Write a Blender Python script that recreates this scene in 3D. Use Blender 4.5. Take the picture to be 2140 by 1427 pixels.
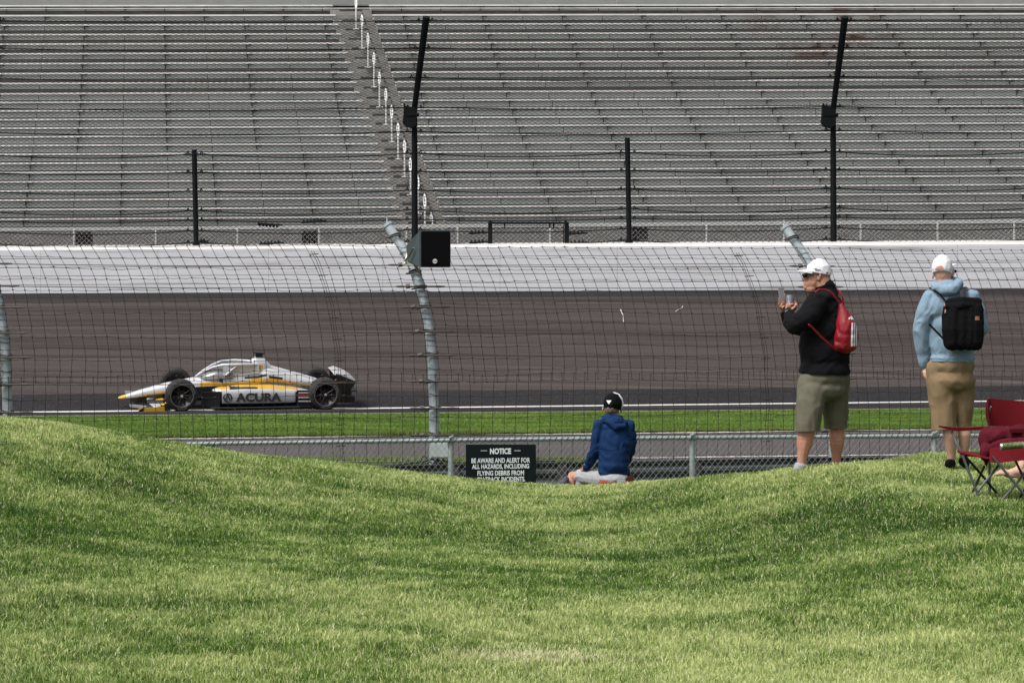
import bpy, bmesh, math, random
import numpy as np
from mathutils import Vector, Matrix, noise
from mathutils.bvhtree import BVHTree
R = math.radians
random.seed(7); rng = np.random.default_rng(7)

# ---------------------------------------------------------------- camera, light
F = 5000.0; HY = 625.0; CX = 1070.0; CZ = 2.37          # focal length in photo pixels, horizon row, eye height
sc = bpy.context.scene
for o in list(bpy.data.objects): bpy.data.objects.remove(o)
cam = bpy.data.objects.new('camera', bpy.data.cameras.new('camera'))
sc.collection.objects.link(cam); sc.camera = cam
cam.location = (0, 0, CZ); cam.rotation_euler = (R(90), 0, 0)
cam.data.sensor_fit = 'HORIZONTAL'; cam.data.sensor_width = 36
cam.data.lens = 36 * F / 2140
cam.data.shift_y = -(713.5 - HY) / 2140
cam.data.clip_start = 0.3; cam.data.clip_end = 5000
sc.render.resolution_x = 1024; sc.render.resolution_y = 682

SUN_EL, SUN_AZ = 55, 232                                  # azimuth measured clockwise from +Y (away from the camera)
w = bpy.data.worlds.new('World'); sc.world = w; w.use_nodes = True
nt = w.node_tree; nt.nodes.clear()
sky = nt.nodes.new('ShaderNodeTexSky'); sky.sky_type = 'NISHITA'; sky.sun_disc = False
sky.sun_elevation = R(SUN_EL); sky.sun_rotation = R(SUN_AZ); sky.dust_density = 6; sky.air_density = 1.2; sky.ozone_density = 1
hs = nt.nodes.new('ShaderNodeHueSaturation'); hs.inputs['Saturation'].default_value = 0.25
bg = nt.nodes.new('ShaderNodeBackground'); bg.inputs[1].default_value = 0.112
wo = nt.nodes.new('ShaderNodeOutputWorld')
nt.links.new(sky.outputs[0], hs.inputs['Color']); nt.links.new(hs.outputs[0], bg.inputs[0]); nt.links.new(bg.outputs[0], wo.inputs[0])
sl = bpy.data.lights.new('sun', 'SUN'); sl.energy = 2.1; sl.angle = R(20); sl.color = (1, 0.965, 0.91)
so = bpy.data.objects.new('sun', sl); sc.collection.objects.link(so)
sd = Vector((math.sin(R(SUN_AZ)) * math.cos(R(SUN_EL)), math.cos(R(SUN_AZ)) * math.cos(R(SUN_EL)), math.sin(R(SUN_EL))))
so.rotation_euler = (-sd).to_track_quat('-Z', 'Y').to_euler()
sc.view_settings.view_transform = 'Standard'; sc.view_settings.look = 'None'
sc.view_settings.exposure = 0.42; sc.view_settings.gamma = 1

# ---------------------------------------------------------------- helpers
def P(px, py, Y): return Vector(((px - CX) * Y / F, Y, CZ - (py - HY) * Y / F))
def G(px, py):                                            # point of the flat infield ground (z = 0)
    return P(px, py, F * CZ / (py - HY))

def mat(name, col, rough=0.7, metal=0.0, var=0.15, scale=6.0, bump=0.0, bscale=None, col2=None, spec=0.5, stretch=(1, 1, 1), detail=6, **kw):
    m = bpy.data.materials.new(name); m.use_nodes = True
    t = m.node_tree; b = t.nodes['Principled BSDF']
    b.inputs['Roughness'].default_value = rough; b.inputs['Metallic'].default_value = metal
    b.inputs['Specular IOR Level'].default_value = spec
    for k, v in kw.items(): b.inputs[k].default_value = v
    tc = t.nodes.new('ShaderNodeTexCoord'); mp = t.nodes.new('ShaderNodeMapping')
    mp.inputs['Scale'].default_value = stretch
    t.links.new(tc.outputs['Object'], mp.inputs[0])
    n = t.nodes.new('ShaderNodeTexNoise'); n.inputs['Scale'].default_value = scale; n.inputs['Detail'].default_value = detail
    n.inputs['Roughness'].default_value = 0.65
    t.links.new(mp.outputs[0], n.inputs['Vector'])
    cr = t.nodes.new('ShaderNodeValToRGB')
    c1 = tuple(c * (1 - var) for c in col); c2 = tuple(min(1, c * (1 + var)) for c in col) if col2 is None else col2
    if col2 is not None: c1 = col
    cr.color_ramp.elements[0].position = 0.3; cr.color_ramp.elements[1].position = 0.7
    cr.color_ramp.elements[0].color = (*c1, 1); cr.color_ramp.elements[1].color = (*c2, 1)
    t.links.new(n.outputs[0], cr.inputs[0]); t.links.new(cr.outputs[0], b.inputs['Base Color'])
    if bump:
        n2 = t.nodes.new('ShaderNodeTexNoise'); n2.inputs['Scale'].default_value = bscale or scale * 8; n2.inputs['Detail'].default_value = 4
        t.links.new(mp.outputs[0], n2.inputs['Vector'])
        bp = t.nodes.new('ShaderNodeBump'); bp.inputs['Strength'].default_value = bump; bp.inputs['Distance'].default_value = 0.02
        t.links.new(n2.outputs[0], bp.inputs['Height']); t.links.new(bp.outputs[0], b.inputs['Normal'])
    return m
def mixin(m, fac_out, col, pos='Base Color'):             # lay a second colour over a material where fac_out is high
    t = m.node_tree; b = t.nodes['Principled BSDF']
    src = b.inputs[pos].links[0].from_socket
    mx = t.nodes.new('ShaderNodeMix'); mx.data_type = 'RGBA'
    t.links.new(fac_out, mx.inputs[0]); t.links.new(src, mx.inputs[6]); mx.inputs[7].default_value = (*col, 1)
    t.links.new(mx.outputs[2], b.inputs[pos])
def noise_mask(m, scale, lo, hi, stretch=(1, 1, 1), detail=4, loc=(0, 0, 0)):
    t = m.node_tree
    tc = t.nodes.new('ShaderNodeTexCoord'); mp = t.nodes.new('ShaderNodeMapping'); mp.inputs['Scale'].default_value = stretch
    mp.inputs['Location'].default_value = loc
    t.links.new(tc.outputs['Object'], mp.inputs[0])
    n = t.nodes.new('ShaderNodeTexNoise'); n.inputs['Scale'].default_value = scale; n.inputs['Detail'].default_value = detail
    t.links.new(mp.outputs[0], n.inputs['Vector'])
    r = t.nodes.new('ShaderNodeMapRange'); r.inputs[1].default_value = lo; r.inputs[2].default_value = hi
    t.links.new(n.outputs[0], r.inputs[0]); return r.outputs[0]

class MB:
    def __init__(s): s.v = []; s.f = []; s.m = []
    def add(s, vs, fs, mi=0):
        b = len(s.v); s.v += [tuple(v) for v in vs]; s.f += [tuple(b + i for i in f) for f in fs]; s.m += [mi] * len(fs)
    def hexa(s, p, mi=0):                                 # 8 points: bottom ring then top ring
        s.add(p, [(3, 2, 1, 0), (4, 5, 6, 7), (0, 1, 5, 4), (1, 2, 6, 5), (2, 3, 7, 6), (3, 0, 4, 7)], mi)
    def box(s, a, b, mi=0):
        x0, y0, z0 = a; x1, y1, z1 = b
        s.hexa([(x0, y0, z0), (x1, y0, z0), (x1, y1, z0), (x0, y1, z0), (x0, y0, z1), (x1, y0, z1), (x1, y1, z1), (x0, y1, z1)], mi)
    def obox(s, c, ax, ay, az, mi=0):                     # centre and half-axis vectors
        c = Vector(c); ax = Vector(ax); ay = Vector(ay); az = Vector(az)
        s.hexa([c - ax - ay - az, c + ax - ay - az, c + ax + ay - az, c - ax + ay - az, c - ax - ay + az, c + ax - ay + az, c + ax + ay + az, c - ax + ay + az], mi)
    def tube(s, pts, r, n=8, mi=0, caps=True, flat=1.0):
        pts = [Vector(p) for p in pts]; rs = r if isinstance(r, (list, tuple)) else [r] * len(pts)
        base = len(s.v); prev = None
        for i, p in enumerate(pts):
            d = (pts[min(i + 1, len(pts) - 1)] - pts[max(i - 1, 0)])
            if d.length < 1e-9: d = Vector((0, 0, 1))
            d.normalize()
            if prev is None:
                up = Vector((0, 0, 1)) if abs(d.z) < 0.9 else Vector((0, 1, 0))
                a = d.cross(up).normalized()
            else:
                a = (prev - d * prev.dot(d)).normalized()
            prev = a; b = d.cross(a)
            for k in range(n):
                t = 2 * math.pi * k / n
                s.v.append(tuple(p + a * math.cos(t) * rs[i] + b * math.sin(t) * rs[i] * flat))
        for i in range(len(pts) - 1):
            for k in range(n):
                k2 = (k + 1) % n; o = base + i * n
                s.f.append((o + k, o + k2, o + n + k2, o + n + k)); s.m.append(mi)
        if caps and n > 2:
            s.f.append(tuple(base + k for k in reversed(range(n)))); s.m.append(mi)
            o = base + (len(pts) - 1) * n
            s.f.append(tuple(o + k for k in range(n))); s.m.append(mi)
    def loft(s, rings, mi=0, fn=None, caps=True):
        n = len(rings[0]); base = len(s.v)
        for r in rings: s.v += [tuple(v) for v in r]
        for i in range(len(rings) - 1):
            for k in range(n):
                k2 = (k + 1) % n; o = base + i * n
                s.f.append((o + k, o + k2, o + n + k2, o + n + k)); s.m.append(fn(i, k) if fn else mi)
        if caps:
            s.f.append(tuple(base + k for k in reversed(range(n)))); s.m.append(fn(0, 0) if fn else mi)
            o = base + (len(rings) - 1) * n
            s.f.append(tuple(o + k for k in range(n))); s.m.append(fn(len(rings) - 2, 0) if fn else mi)
    def build(s, name, mats, parent=None, smooth=False, bevel=0):
        me = bpy.data.meshes.new(name)
        off = parent.location if parent is not None else Vector((0, 0, 0))
        if parent is not None and parent.parent is not None: off = parent.parent.location + parent.location
        me.from_pydata([tuple(Vector(v) - off) for v in s.v], [], s.f)
        mats = mats if isinstance(mats, (list, tuple)) else [mats]
        for m in mats: me.materials.append(m)
        if len(mats) > 1: me.polygons.foreach_set('material_index', s.m)
        bm = bmesh.new(); bm.from_mesh(me); bmesh.ops.recalc_face_normals(bm, faces=bm.faces)
        if bevel: bmesh.ops.bevel(bm, geom=list(bm.edges), offset=bevel, segments=2, affect='EDGES', clamp_overlap=True)
        bm.to_mesh(me); bm.free()
        if smooth:
            me.polygons.foreach_set('use_smooth', [True] * len(me.polygons))
            me.set_sharp_from_angle(angle=R(40))
        o = bpy.data.objects.new(name, me); sc.collection.objects.link(o)
        if parent is not None: o.parent = parent
        return o
def tag(o, label, cat, group=None):
    o['label'] = label; o['category'] = cat
    if group: o['group'] = group
    return o
def thing(name, label, cat, loc, group=None):
    o = bpy.data.objects.new(name, None); sc.collection.objects.link(o); o.location = loc; o.empty_display_size = 0.2
    return tag(o, label, cat, group)
def struct(o): o['kind'] = 'structure'; return o
def text_part(name, body, m, parent, org, xd, yd, width=None, height=None, bold=0.0, depth=0.002, align='CENTER'):
    cu = bpy.data.curves.new(name, 'FONT'); cu.body = body; cu.align_x = align; cu.align_y = 'CENTER'; cu.size = 1
    cu.offset = bold; cu.extrude = 0.001; cu.resolution_u = 3
    t = bpy.data.objects.new(name, cu); sc.collection.objects.link(t)
    dg = bpy.context.evaluated_depsgraph_get(); dg.update()
    me = bpy.data.meshes.new_from_object(t.evaluated_get(dg)); bpy.data.objects.remove(t)
    co = np.array([v.co[:] for v in me.vertices]); mn = co.min(0); mx = co.max(0); c = (mn + mx) / 2
    sx = (width / (mx[0] - mn[0])) if width else height / (mx[1] - mn[1]); sy = height / (mx[1] - mn[1])
    xd = Vector(xd).normalized(); yd = Vector(yd).normalized(); nd = xd.cross(yd)
    off = parent.location
    if parent.parent is not None: off = parent.location + parent.parent.location
    for v in me.vertices:
        q = Vector(org) + xd * (v.co.x - c[0]) * sx + yd * (v.co.y - c[1]) * sy + nd * (v.co.z * depth / 0.001)
        v.co = q - off
    me.materials.clear(); me.materials.append(m)
    o = bpy.data.objects.new(name, me); sc.collection.objects.link(o); o.parent = parent
    return o
# soft shapes: many ellipsoids fused into one skin
def seg(p, q, r1, r2, n=None, sy=1.0):
    p = Vector(p); q = Vector(q); L = (q - p).length
    n = n or max(2, int(L / (min(r1, r2) * 0.3)) + 1, int(L / 0.02) + 1 if min(r1, r2) > 0.04 else 2)
    return [(p.lerp(q, i / (n - 1)), Vector((1, sy, 1)) * (r1 + (r2 - r1) * i / (n - 1))) for i in range(n)]
def chain(pts, sy=1.0):                                    # [(point, radius), ...]
    out = []
    for a, b in zip(pts, pts[1:]): out += seg(a[0], b[0], a[1], b[1], sy=sy)
    return out
_ico = {}
def ico(sub):
    if sub not in _ico:
        bm = bmesh.new(); bmesh.ops.create_icosphere(bm, subdivisions=sub, radius=1)
        _ico[sub] = (np.array([v.co[:] for v in bm.verts]), [tuple(v.index for v in f.verts) for f in bm.faces]); bm.free()
    return _ico[sub]
def organic(name, prims, voxel, m, parent, iters=4, wr=0.0, wf=9.0, wst=(1, 1, 1), cuts=(), seed=0):
    vs = []; fs = []
    iv, jf = ico(2)
    for c, r in prims:
        b = len(vs); vs += [tuple(x) for x in (iv * np.array(r[:]) + np.array(c[:]))]
        fs += [tuple(b + i for i in f) for f in jf]
    me = bpy.data.meshes.new(name); me.from_pydata(vs, [], fs)
    o = bpy.data.objects.new(name, me); sc.collection.objects.link(o)
    md = o.modifiers.new('r', 'REMESH'); md.mode = 'VOXEL'; md.voxel_size = voxel; md.adaptivity = 0
    if iters:
        ms = o.modifiers.new('s', 'SMOOTH'); ms.iterations = iters; ms.factor = 0.5
    dg = bpy.context.evaluated_depsgraph_get(); dg.update()
    me2 = bpy.data.meshes.new_from_object(o.evaluated_get(dg)); bpy.data.objects.remove(o)
    bm = bmesh.new(); bm.from_mesh(me2)
    if wr:
        bm.normal_update()
        for v in bm.verts:
            q = Vector((v.co.x * wst[0] * wf + seed, v.co.y * wst[1] * wf, v.co.z * wst[2] * wf))
            q2 = q + Vector((noise.noise(q * 0.6), 0, noise.noise(q * 0.6 + Vector((9, 9, 9))))) * 1.2
            a = noise.noise(q2); b = 1 - abs(noise.noise(q2 * 1.3 + Vector((5, 1, 3)))) * 2.5
            v.co += v.normal * wr * (a * 0.75 + b * 0.5)
    for co, no in cuts:
        g = bmesh.ops.bisect_plane(bm, geom=list(bm.verts) + list(bm.edges) + list(bm.faces), plane_co=co, plane_no=no, clear_outer=True)
        eds = [e for e in g['geom_cut'] if isinstance(e, bmesh.types.BMEdge)]
        try: bmesh.ops.holes_fill(bm, edges=eds, sides=0)
        except Exception: pass
    off = parent.location if parent is not None else Vector((0, 0, 0))
    if parent is not None and parent.parent is not None: off = parent.location + parent.parent.location
    for v in bm.verts: v.co -= off
    bm.to_mesh(me2); bm.free()
    me2.name = name; me2.materials.clear(); me2.materials.append(m)
    me2.polygons.foreach_set('use_smooth', [True] * len(me2.polygons)); me2.set_sharp_from_angle(angle=R(50))
    o = bpy.data.objects.new(name, me2); sc.collection.objects.link(o)
    if parent is not None: o.parent = parent
    return o
def wpos(o):
    p = Vector((0, 0, 0))
    while o is not None: p += o.location; o = o.parent
    return p
def drape(name, target, quads, m, parent, off=0.003, n=10, thick=0.0):
    """thin patches that lie on the side of `target` that faces the infield; quads = 4 photo-pixel corners each"""
    tp = wpos(target); bm = bmesh.new(); bm.from_mesh(target.data); bvh = BVHTree.FromBMesh(bm); bm.free()
    mb = MB(); eye = Vector((0, 0, CZ))
    for qd in quads:
        g = {}
        for i in range(n + 1):
            for j in range(n + 1):
                a, b = i / n, j / n
                x = (qd[0][0] * (1 - a) + qd[1][0] * a) * (1 - b) + (qd[3][0] * (1 - a) + qd[2][0] * a) * b
                y = (qd[0][1] * (1 - a) + qd[1][1] * a) * (1 - b) + (qd[3][1] * (1 - a) + qd[2][1] * a) * b
                d = (P(x, y, 20) - eye).normalized()
                hit = bvh.ray_cast(eye - tp, d)
                if hit[0] is not None: g[i, j] = hit[0] + tp - d * off
        for i in range(n):
            for j in range(n):
                c = [(i, j), (i + 1, j), (i + 1, j + 1), (i, j + 1)]
                if all(k in g for k in c) and max((g[c[0]] - g[k]).length for k in c) < 0.15:
                    mb.add([g[k] for k in c], [(0, 1, 2, 3)])
    if not mb.v: return None
    return mb.build(name, m, parent, smooth=True)

# ---------------------------------------------------------------- materials
M = {}
M['steel'] = mat('galvanised_steel', (0.27, 0.32, 0.35), 0.6, 0.1, 0.25, 14, 0.1, col2=(0.44, 0.49, 0.52))
mixin(M['steel'], noise_mask(M['steel'], 3, 0.66, 0.74, (1, 1, 0.6)), (0.2, 0.13, 0.07))
M['wire'] = mat('dark_wire', (0.028, 0.019, 0.016), 0.6, 0.4, 0.3, 20)
M['blackpaint'] = mat('black_paint', (0.005, 0.006, 0.008), 0.6, 0, 0.3, 4, spec=0.15)
M['cable'] = mat('steel_cable', (0.075, 0.066, 0.06), 0.6, 0.2, 0.3, 20)
M['silver'] = mat('silver_wire', (0.30, 0.31, 0.32), 0.5, 0.5, 0.3, 12)
M['railgreen'] = mat('weathered_rail', (0.16, 0.20, 0.195), 0.5, 0.3, 0.3, 14, col2=(0.33, 0.38, 0.37))
M['whitepaint'] = mat('white_paint', (0.62, 0.62, 0.62), 0.5, 0, 0.08, 5)
M['wallwhite'] = mat('wall_white', (0.60, 0.605, 0.65), 0.6, 0, 0.05, 0.5, 0.02, stretch=(1, 1, 6))
mixin(M['wallwhite'], noise_mask(M['wallwhite'], 1.2, 0.52, 0.75, (0.2, 1, 6)), (0.47, 0.47, 0.49))
mixin(M['wallwhite'], noise_mask(M['wallwhite'], 0.7, 0.60, 0.72, (0.35, 1, 9), 6, (2, 5, 1)), (0.33, 0.33, 0.34))
M['tubejoint'] = mat('joint_grey', (0.2, 0.2, 0.21), 0.8)
M['wallcap'] = mat('wall_cap', (0.60, 0.59, 0.59), 0.5, 0, 0.1, 3)
M['concrete'] = mat('stand_concrete', (0.17, 0.168, 0.165), 0.9, 0, 0.3, 3, 0.3, stretch=(1, 1, 2))
M['bench'] = mat('aluminium_bench', (0.50, 0.49, 0.48), 0.5, 0.1, 0.12, 1.2, col2=(0.74, 0.72, 0.71))
M['fascia'] = mat('fascia_panel', (0.50, 0.535, 0.53), 0.6, 0.0, 0.1, 0.7, col2=(0.64, 0.67, 0.665))
M['parapet'] = mat('parapet_panel', (0.20, 0.21, 0.205), 0.7, 0, 0.1, 1.5)
M['step'] = mat('step_concrete', (0.17, 0.163, 0.152), 0.9, 0, 0.3, 2.5, 0.3, col2=(0.28, 0.27, 0.255))
M['wrap'] = mat('rail_wrap_wire', (0.07, 0.08, 0.08), 0.6, 0.2, 0.2, 12)
M['darksteel'] = mat('dark_steel', (0.03, 0.03, 0.03), 0.7, 0, 0.3, 5)
# rust running down the upper rows, right of centre
def rust(m, strength=1.0):
    t = m.node_tree; tc = t.nodes.new('ShaderNodeNewGeometry'); sx = t.nodes.new('ShaderNodeSeparateXYZ'); t.links.new(tc.outputs['Position'], sx.inputs[0])
    def win(sock, lo, hi, soft):
        a = t.nodes.new('ShaderNodeMapRange'); a.inputs[1].default_value = lo - soft; a.inputs[2].default_value = lo + soft; t.links.new(sock, a.inputs[0])
        b = t.nodes.new('ShaderNodeMapRange'); b.inputs[1].default_value = hi + soft; b.inputs[2].default_value = hi - soft; t.links.new(sock, b.inputs[0])
        c = t.nodes.new('ShaderNodeMath'); c.operation = 'MULTIPLY'; t.links.new(a.outputs[0], c.inputs[0]); t.links.new(b.outputs[0], c.inputs[1]); return c.outputs[0]
    wx = win(sx.outputs[0], 9.6, 14.2, 0.8); wz = win(sx.outputs[2], 11.3, 13.9, 0.6)
    c = t.nodes.new('ShaderNodeMath'); c.operation = 'MULTIPLY'; t.links.new(wx, c.inputs[0]); t.links.new(wz, c.inputs[1])
    nm = noise_mask(m, 0.8, 0.48, 0.62, (1, 0.2, 1.6), 5)
    d = t.nodes.new('ShaderNodeMath'); d.operation = 'MULTIPLY'; t.links.new(c.outputs[0], d.inputs[0]); t.links.new(nm, d.inputs[1])
    mixin(m, d.outputs[0], (0.16, 0.075, 0.045))
rust(M['fascia']); rust(M['concrete'])
M['asphalt'] = mat('banked_asphalt', (0.038, 0.031, 0.029), 0.9, 0, 0.3, 1.1, 0.5, 60, col2=(0.060, 0.050, 0.047), stretch=(0.15, 1, 1), spec=0.12, detail=10)
mixin(M['asphalt'], noise_mask(M['asphalt'], 45, 0.55, 0.75, (1, 1, 1), 3), (0.13, 0.115, 0.11))
mixin(M['asphalt'], noise_mask(M['asphalt'], 0.5, 0.48, 0.66, (0.1, 2.2, 2.2), 4), (0.032, 0.026, 0.025))
mixin(M['asphalt'], noise_mask(M['asphalt'], 0.9, 0.55, 0.72, (0.06, 3.0, 3.0), 4, (3, 1, 0)), (0.078, 0.066, 0.063))
M['groove'] = mat('racing_groove', (0.013, 0.012, 0.014), 0.9, 0, 0.25, 1.0, 0.5, 60, col2=(0.022, 0.020, 0.022), stretch=(0.1, 1, 1), spec=0.15, detail=9)
mixin(M['groove'], noise_mask(M['groove'], 30, 0.60, 0.74, (0.6, 1, 1), 3), (0.12, 0.11, 0.11))
M['pitroad'] = mat('pit_asphalt', (0.052, 0.046, 0.047), 0.9, 0, 0.2, 1.0, 0.4, 50, col2=(0.074, 0.066, 0.066), stretch=(0.3, 1, 1), spec=0.12)
mixin(M['pitroad'], noise_mask(M['pitroad'], 40, 0.52, 0.72, (1, 1, 1), 3), (0.17, 0.16, 0.16))
M['line'] = mat('line_paint', (0.62, 0.62, 0.62), 0.7, 0, 0.1, 3)
M['linewear'] = mat('worn_line_paint', (0.55, 0.53, 0.52), 0.8, 0, 0.1, 6)
mixin(M['linewear'], noise_mask(M['linewear'], 9, 0.48, 0.56), (0.2, 0.17, 0.16))
M['soil'] = mat('turf_soil', (0.030, 0.040, 0.012), 0.95, 0, 0.4, 5, col2=(0.055, 0.075, 0.02))
M['verge'] = mat('verge_turf', (0.045, 0.085, 0.015), 0.95, 0, 0.3, 8, 0.5, col2=(0.075, 0.13, 0.03))
def grass_mat(name, dark, mid, light, dry):
    m = bpy.data.materials.new(name); m.use_nodes = True; t = m.node_tree; b = t.nodes['Principled BSDF']
    b.inputs['Roughness'].default_value = 0.55; b.inputs['Specular IOR Level'].default_value = 0.35
    at = t.nodes.new('ShaderNodeAttribute'); at.attribute_name = 'tint'
    sp = t.nodes.new('ShaderNodeSeparateColor'); t.links.new(at.outputs['Color'], sp.inputs[0])
    r = t.nodes.new('ShaderNodeValToRGB'); e = r.color_ramp.elements
    e[0].position = 0.12; e[0].color = (*dark, 1); e[1].position = 0.88; e[1].color = (*light, 1)
    x = r.color_ramp.elements.new(0.5); x.color = (*mid, 1)
    t.links.new(sp.outputs[0], r.inputs[0])
    mx = t.nodes.new('ShaderNodeMix'); mx.data_type = 'RGBA'
    t.links.new(sp.outputs[1], mx.inputs[0]); t.links.new(r.outputs[0], mx.inputs[6]); mx.inputs[7].default_value = (*dry, 1)
    t.links.new(mx.outputs[2], b.inputs['Base Color'])
    tr = t.nodes.new('ShaderNodeBsdfTranslucent'); t.links.new(mx.outputs[2], tr.inputs[0])
    ms = t.nodes.new('ShaderNodeMixShader'); ms.inputs[0].default_value = 0.3
    out = t.nodes['Material Output']
    t.links.new(b.outputs[0], ms.inputs[1]); t.links.new(tr.outputs[0], ms.inputs[2]); t.links.new(ms.outputs[0], out.inputs[0])
    return m
M['grass'] = grass_mat('lawn_grass', (0.028, 0.090, 0.004), (0.145, 0.258, 0.030), (0.53, 0.60, 0.24), (0.68, 0.65, 0.41))
M['vgrass'] = grass_mat('verge_grass', (0.035, 0.085, 0.008), (0.115, 0.205, 0.026), (0.20, 0.31, 0.06), (0.20, 0.17, 0.06))

# ---------------------------------------------------------------- foreground mound
CRX = [-12, -4.9, -4.45, -3.95, -3.5, -3.05, -2.6, -2.05, -1.5, -0.95, -0.32, 0.14, 0.6, 1.05, 1.5, 1.95, 2.4, 2.75, 3.1, 3.6, 4.1, 4.5, 4.8, 12]
CRY = [862, 868, 873, 890, 910, 925, 945, 962, 972, 985, 1000, 1010, 1017, 1013, 1001, 991, 976, 968, 961, 953, 946, 942, 938, 925]
CYX = [-12, -4.9, -2, 0.6, 1.9, 2.9, 4.2, 12]; CYY = [21, 22, 22.5, 23.2, 21.6, 19.6, 23.0, 24]
def smooth_interp(x, xs, ys):
    s = 0
    for k, wt in ((-0.5, 1), (-0.25, 2), (0, 3), (0.25, 2), (0.5, 1)): s = s + wt * np.interp(x + k, xs, ys)
    return s / 9
def mound(x, y):
    x = np.asarray(x, float); y = np.asarray(y, float)
    yc = smooth_interp(x, CYX, CYY)
    cy = smooth_interp(x, CRX, CRY)
    zc = CZ - (cy - HY) * yc / F
    z0 = 0.86
    t = np.clip((y - 8.5) / (yc - 8.5), 0, 1); s = t * t * (3 - 2 * t) * 0.5 + t * 0.5
    near = z0 + (zc - z0) * s
    near = near - 0.13 * np.sin(np.pi * np.clip((y - 12.5) / (yc - 12.5 + 1e-6), 0, 1)) ** 2 * np.clip(0.9 - 0.10 * (x + 1.0), 0.0, 1.2) * np.clip((5.5 - x) / 3, 0, 1)
    zc = zc - 0.028; near = near - 0.028; d = np.maximum(y - yc, 0)
    far = zc - 0.068 * d - 0.045 * d * d
    z = np.where(y < yc, near, far)
    z = z + 0.012 * np.sin(x * 1.7 + y * 0.9) * np.sin(y * 1.3 - x * 0.4) + 0.006 * np.sin(x * 4.1 + 1) * np.sin(y * 3.3)
    z = np.where(y < 8.5, z0, z)
    lo = -0.6 + np.clip((y - 33.6) / 1.2, 0, 1) * 0.58
    return np.maximum(z, lo)
def zg(x, y): return float(mound(x, y))
def make_ground():
    xs = np.concatenate([np.arange(-160, -16, 8), np.arange(-16, 16.01, 0.25), np.arange(24, 161, 8)])
    ys = np.concatenate([np.arange(-160, 0, 10), np.arange(0, 7, 1.0), np.arange(7, 35.3, 0.2)])
    X, Y = np.meshgrid(xs, ys); Z = mound(np.clip(X, -12, 12), Y)
    nx, ny = len(xs), len(ys)
    v = np.stack([X.ravel(), Y.ravel(), Z.ravel()], 1)
    f = [(j * nx + i, j * nx + i + 1, (j + 1) * nx + i + 1, (j + 1) * nx + i) for j in range(ny - 1) for i in range(nx - 1)]
    me = bpy.data.meshes.new('ground'); me.from_pydata(v.tolist(), [], f); me.materials.append(M['soil'])
    me.polygons.foreach_set('use_smooth', [True] * len(f))
    o = bpy.data.objects.new('ground', me); sc.collection.objects.link(o); struct(o)
make_ground()
mb = MB(); mb.add([(-3000, -3000, -1.5), (3000, -3000, -1.5), (3000, 3000, -1.5), (-3000, 3000, -1.5)], [(0, 1, 2, 3)])
struct(mb.build('terrain', M['verge']))

def vnoise(x, y, f, seed):
    x = x * f; y = y * f; xi = np.floor(x).astype(int); yi = np.floor(y).astype(int); fx = x - xi; fy = y - yi
    fx = fx * fx * (3 - 2 * fx); fy = fy * fy * (3 - 2 * fy)
    def h(a, b):
        n = (a * 374761393 + b * 668265263 + seed * 1442695) & 0xffffffff
        n = ((n ^ (n >> 13)) * 1274126177) & 0xffffffff
        return ((n ^ (n >> 16)) & 0xffff) / 65535.0
    return (h(xi, yi) * (1 - fx) + h(xi + 1, yi) * fx) * (1 - fy) + (h(xi, yi + 1) * (1 - fx) + h(xi + 1, yi + 1) * fx) * fy
def blades(name, x, y, z, h, wd, lean, tint, dry, m, label, cat):
    n = len(x); a = rng.uniform(0, 2 * np.pi, n); dx = np.cos(a) * wd / 2; dy = np.sin(a) * wd / 2
    la = rng.uniform(0, 2 * np.pi, n); lx = np.cos(la) * lean * h; ly = np.sin(la) * lean * h
    v = np.zeros((n, 5, 3), np.float32)
    v[:, 0] = np.stack([x - dx, y - dy, z - 0.01], 1); v[:, 1] = np.stack([x + dx, y + dy, z - 0.01], 1)
    v[:, 2] = np.stack([x + dx * 0.8 + lx * 0.35, y + dy * 0.8 + ly * 0.35, z + h * 0.6], 1); v[:, 3] = np.stack([x - dx * 0.8 + lx * 0.35, y - dy * 0.8 + ly * 0.35, z + h * 0.6], 1)
    v[:, 4] = np.stack([x + lx, y + ly, z + h * (1 - 0.3 * lean)], 1)
    me = bpy.data.meshes.new(name); me.vertices.add(n * 5); me.vertices.foreach_set('co', v.ravel())
    idx = np.arange(n)[:, None] * 5
    loops = (idx + np.array([0, 1, 2, 3, 3, 2, 4])).ravel().astype(np.int32)
    me.loops.add(n * 7); me.loops.foreach_set('vertex_index', loops)
    me.polygons.add(n * 2)
    st = (np.arange(n)[:, None] * 7 + np.array([0, 4])).ravel().astype(np.int32)
    me.polygons.foreach_set('loop_start', st)
    me.update(calc_edges=True)
    ca = me.color_attributes.new('tint', 'FLOAT_COLOR', 'POINT')
    c = np.ones((n, 5, 4), np.float32); c[:, :, 0] = tint[:, None]; c[:, :, 1] = dry[:, None]
    ca.data.foreach_set('color', c.ravel())
    me.materials.append(m)
    o = bpy.data.objects.new(name, me); sc.collection.objects.link(o); o['kind'] = 'stuff'; tag(o, label, cat)
    return o
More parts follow.
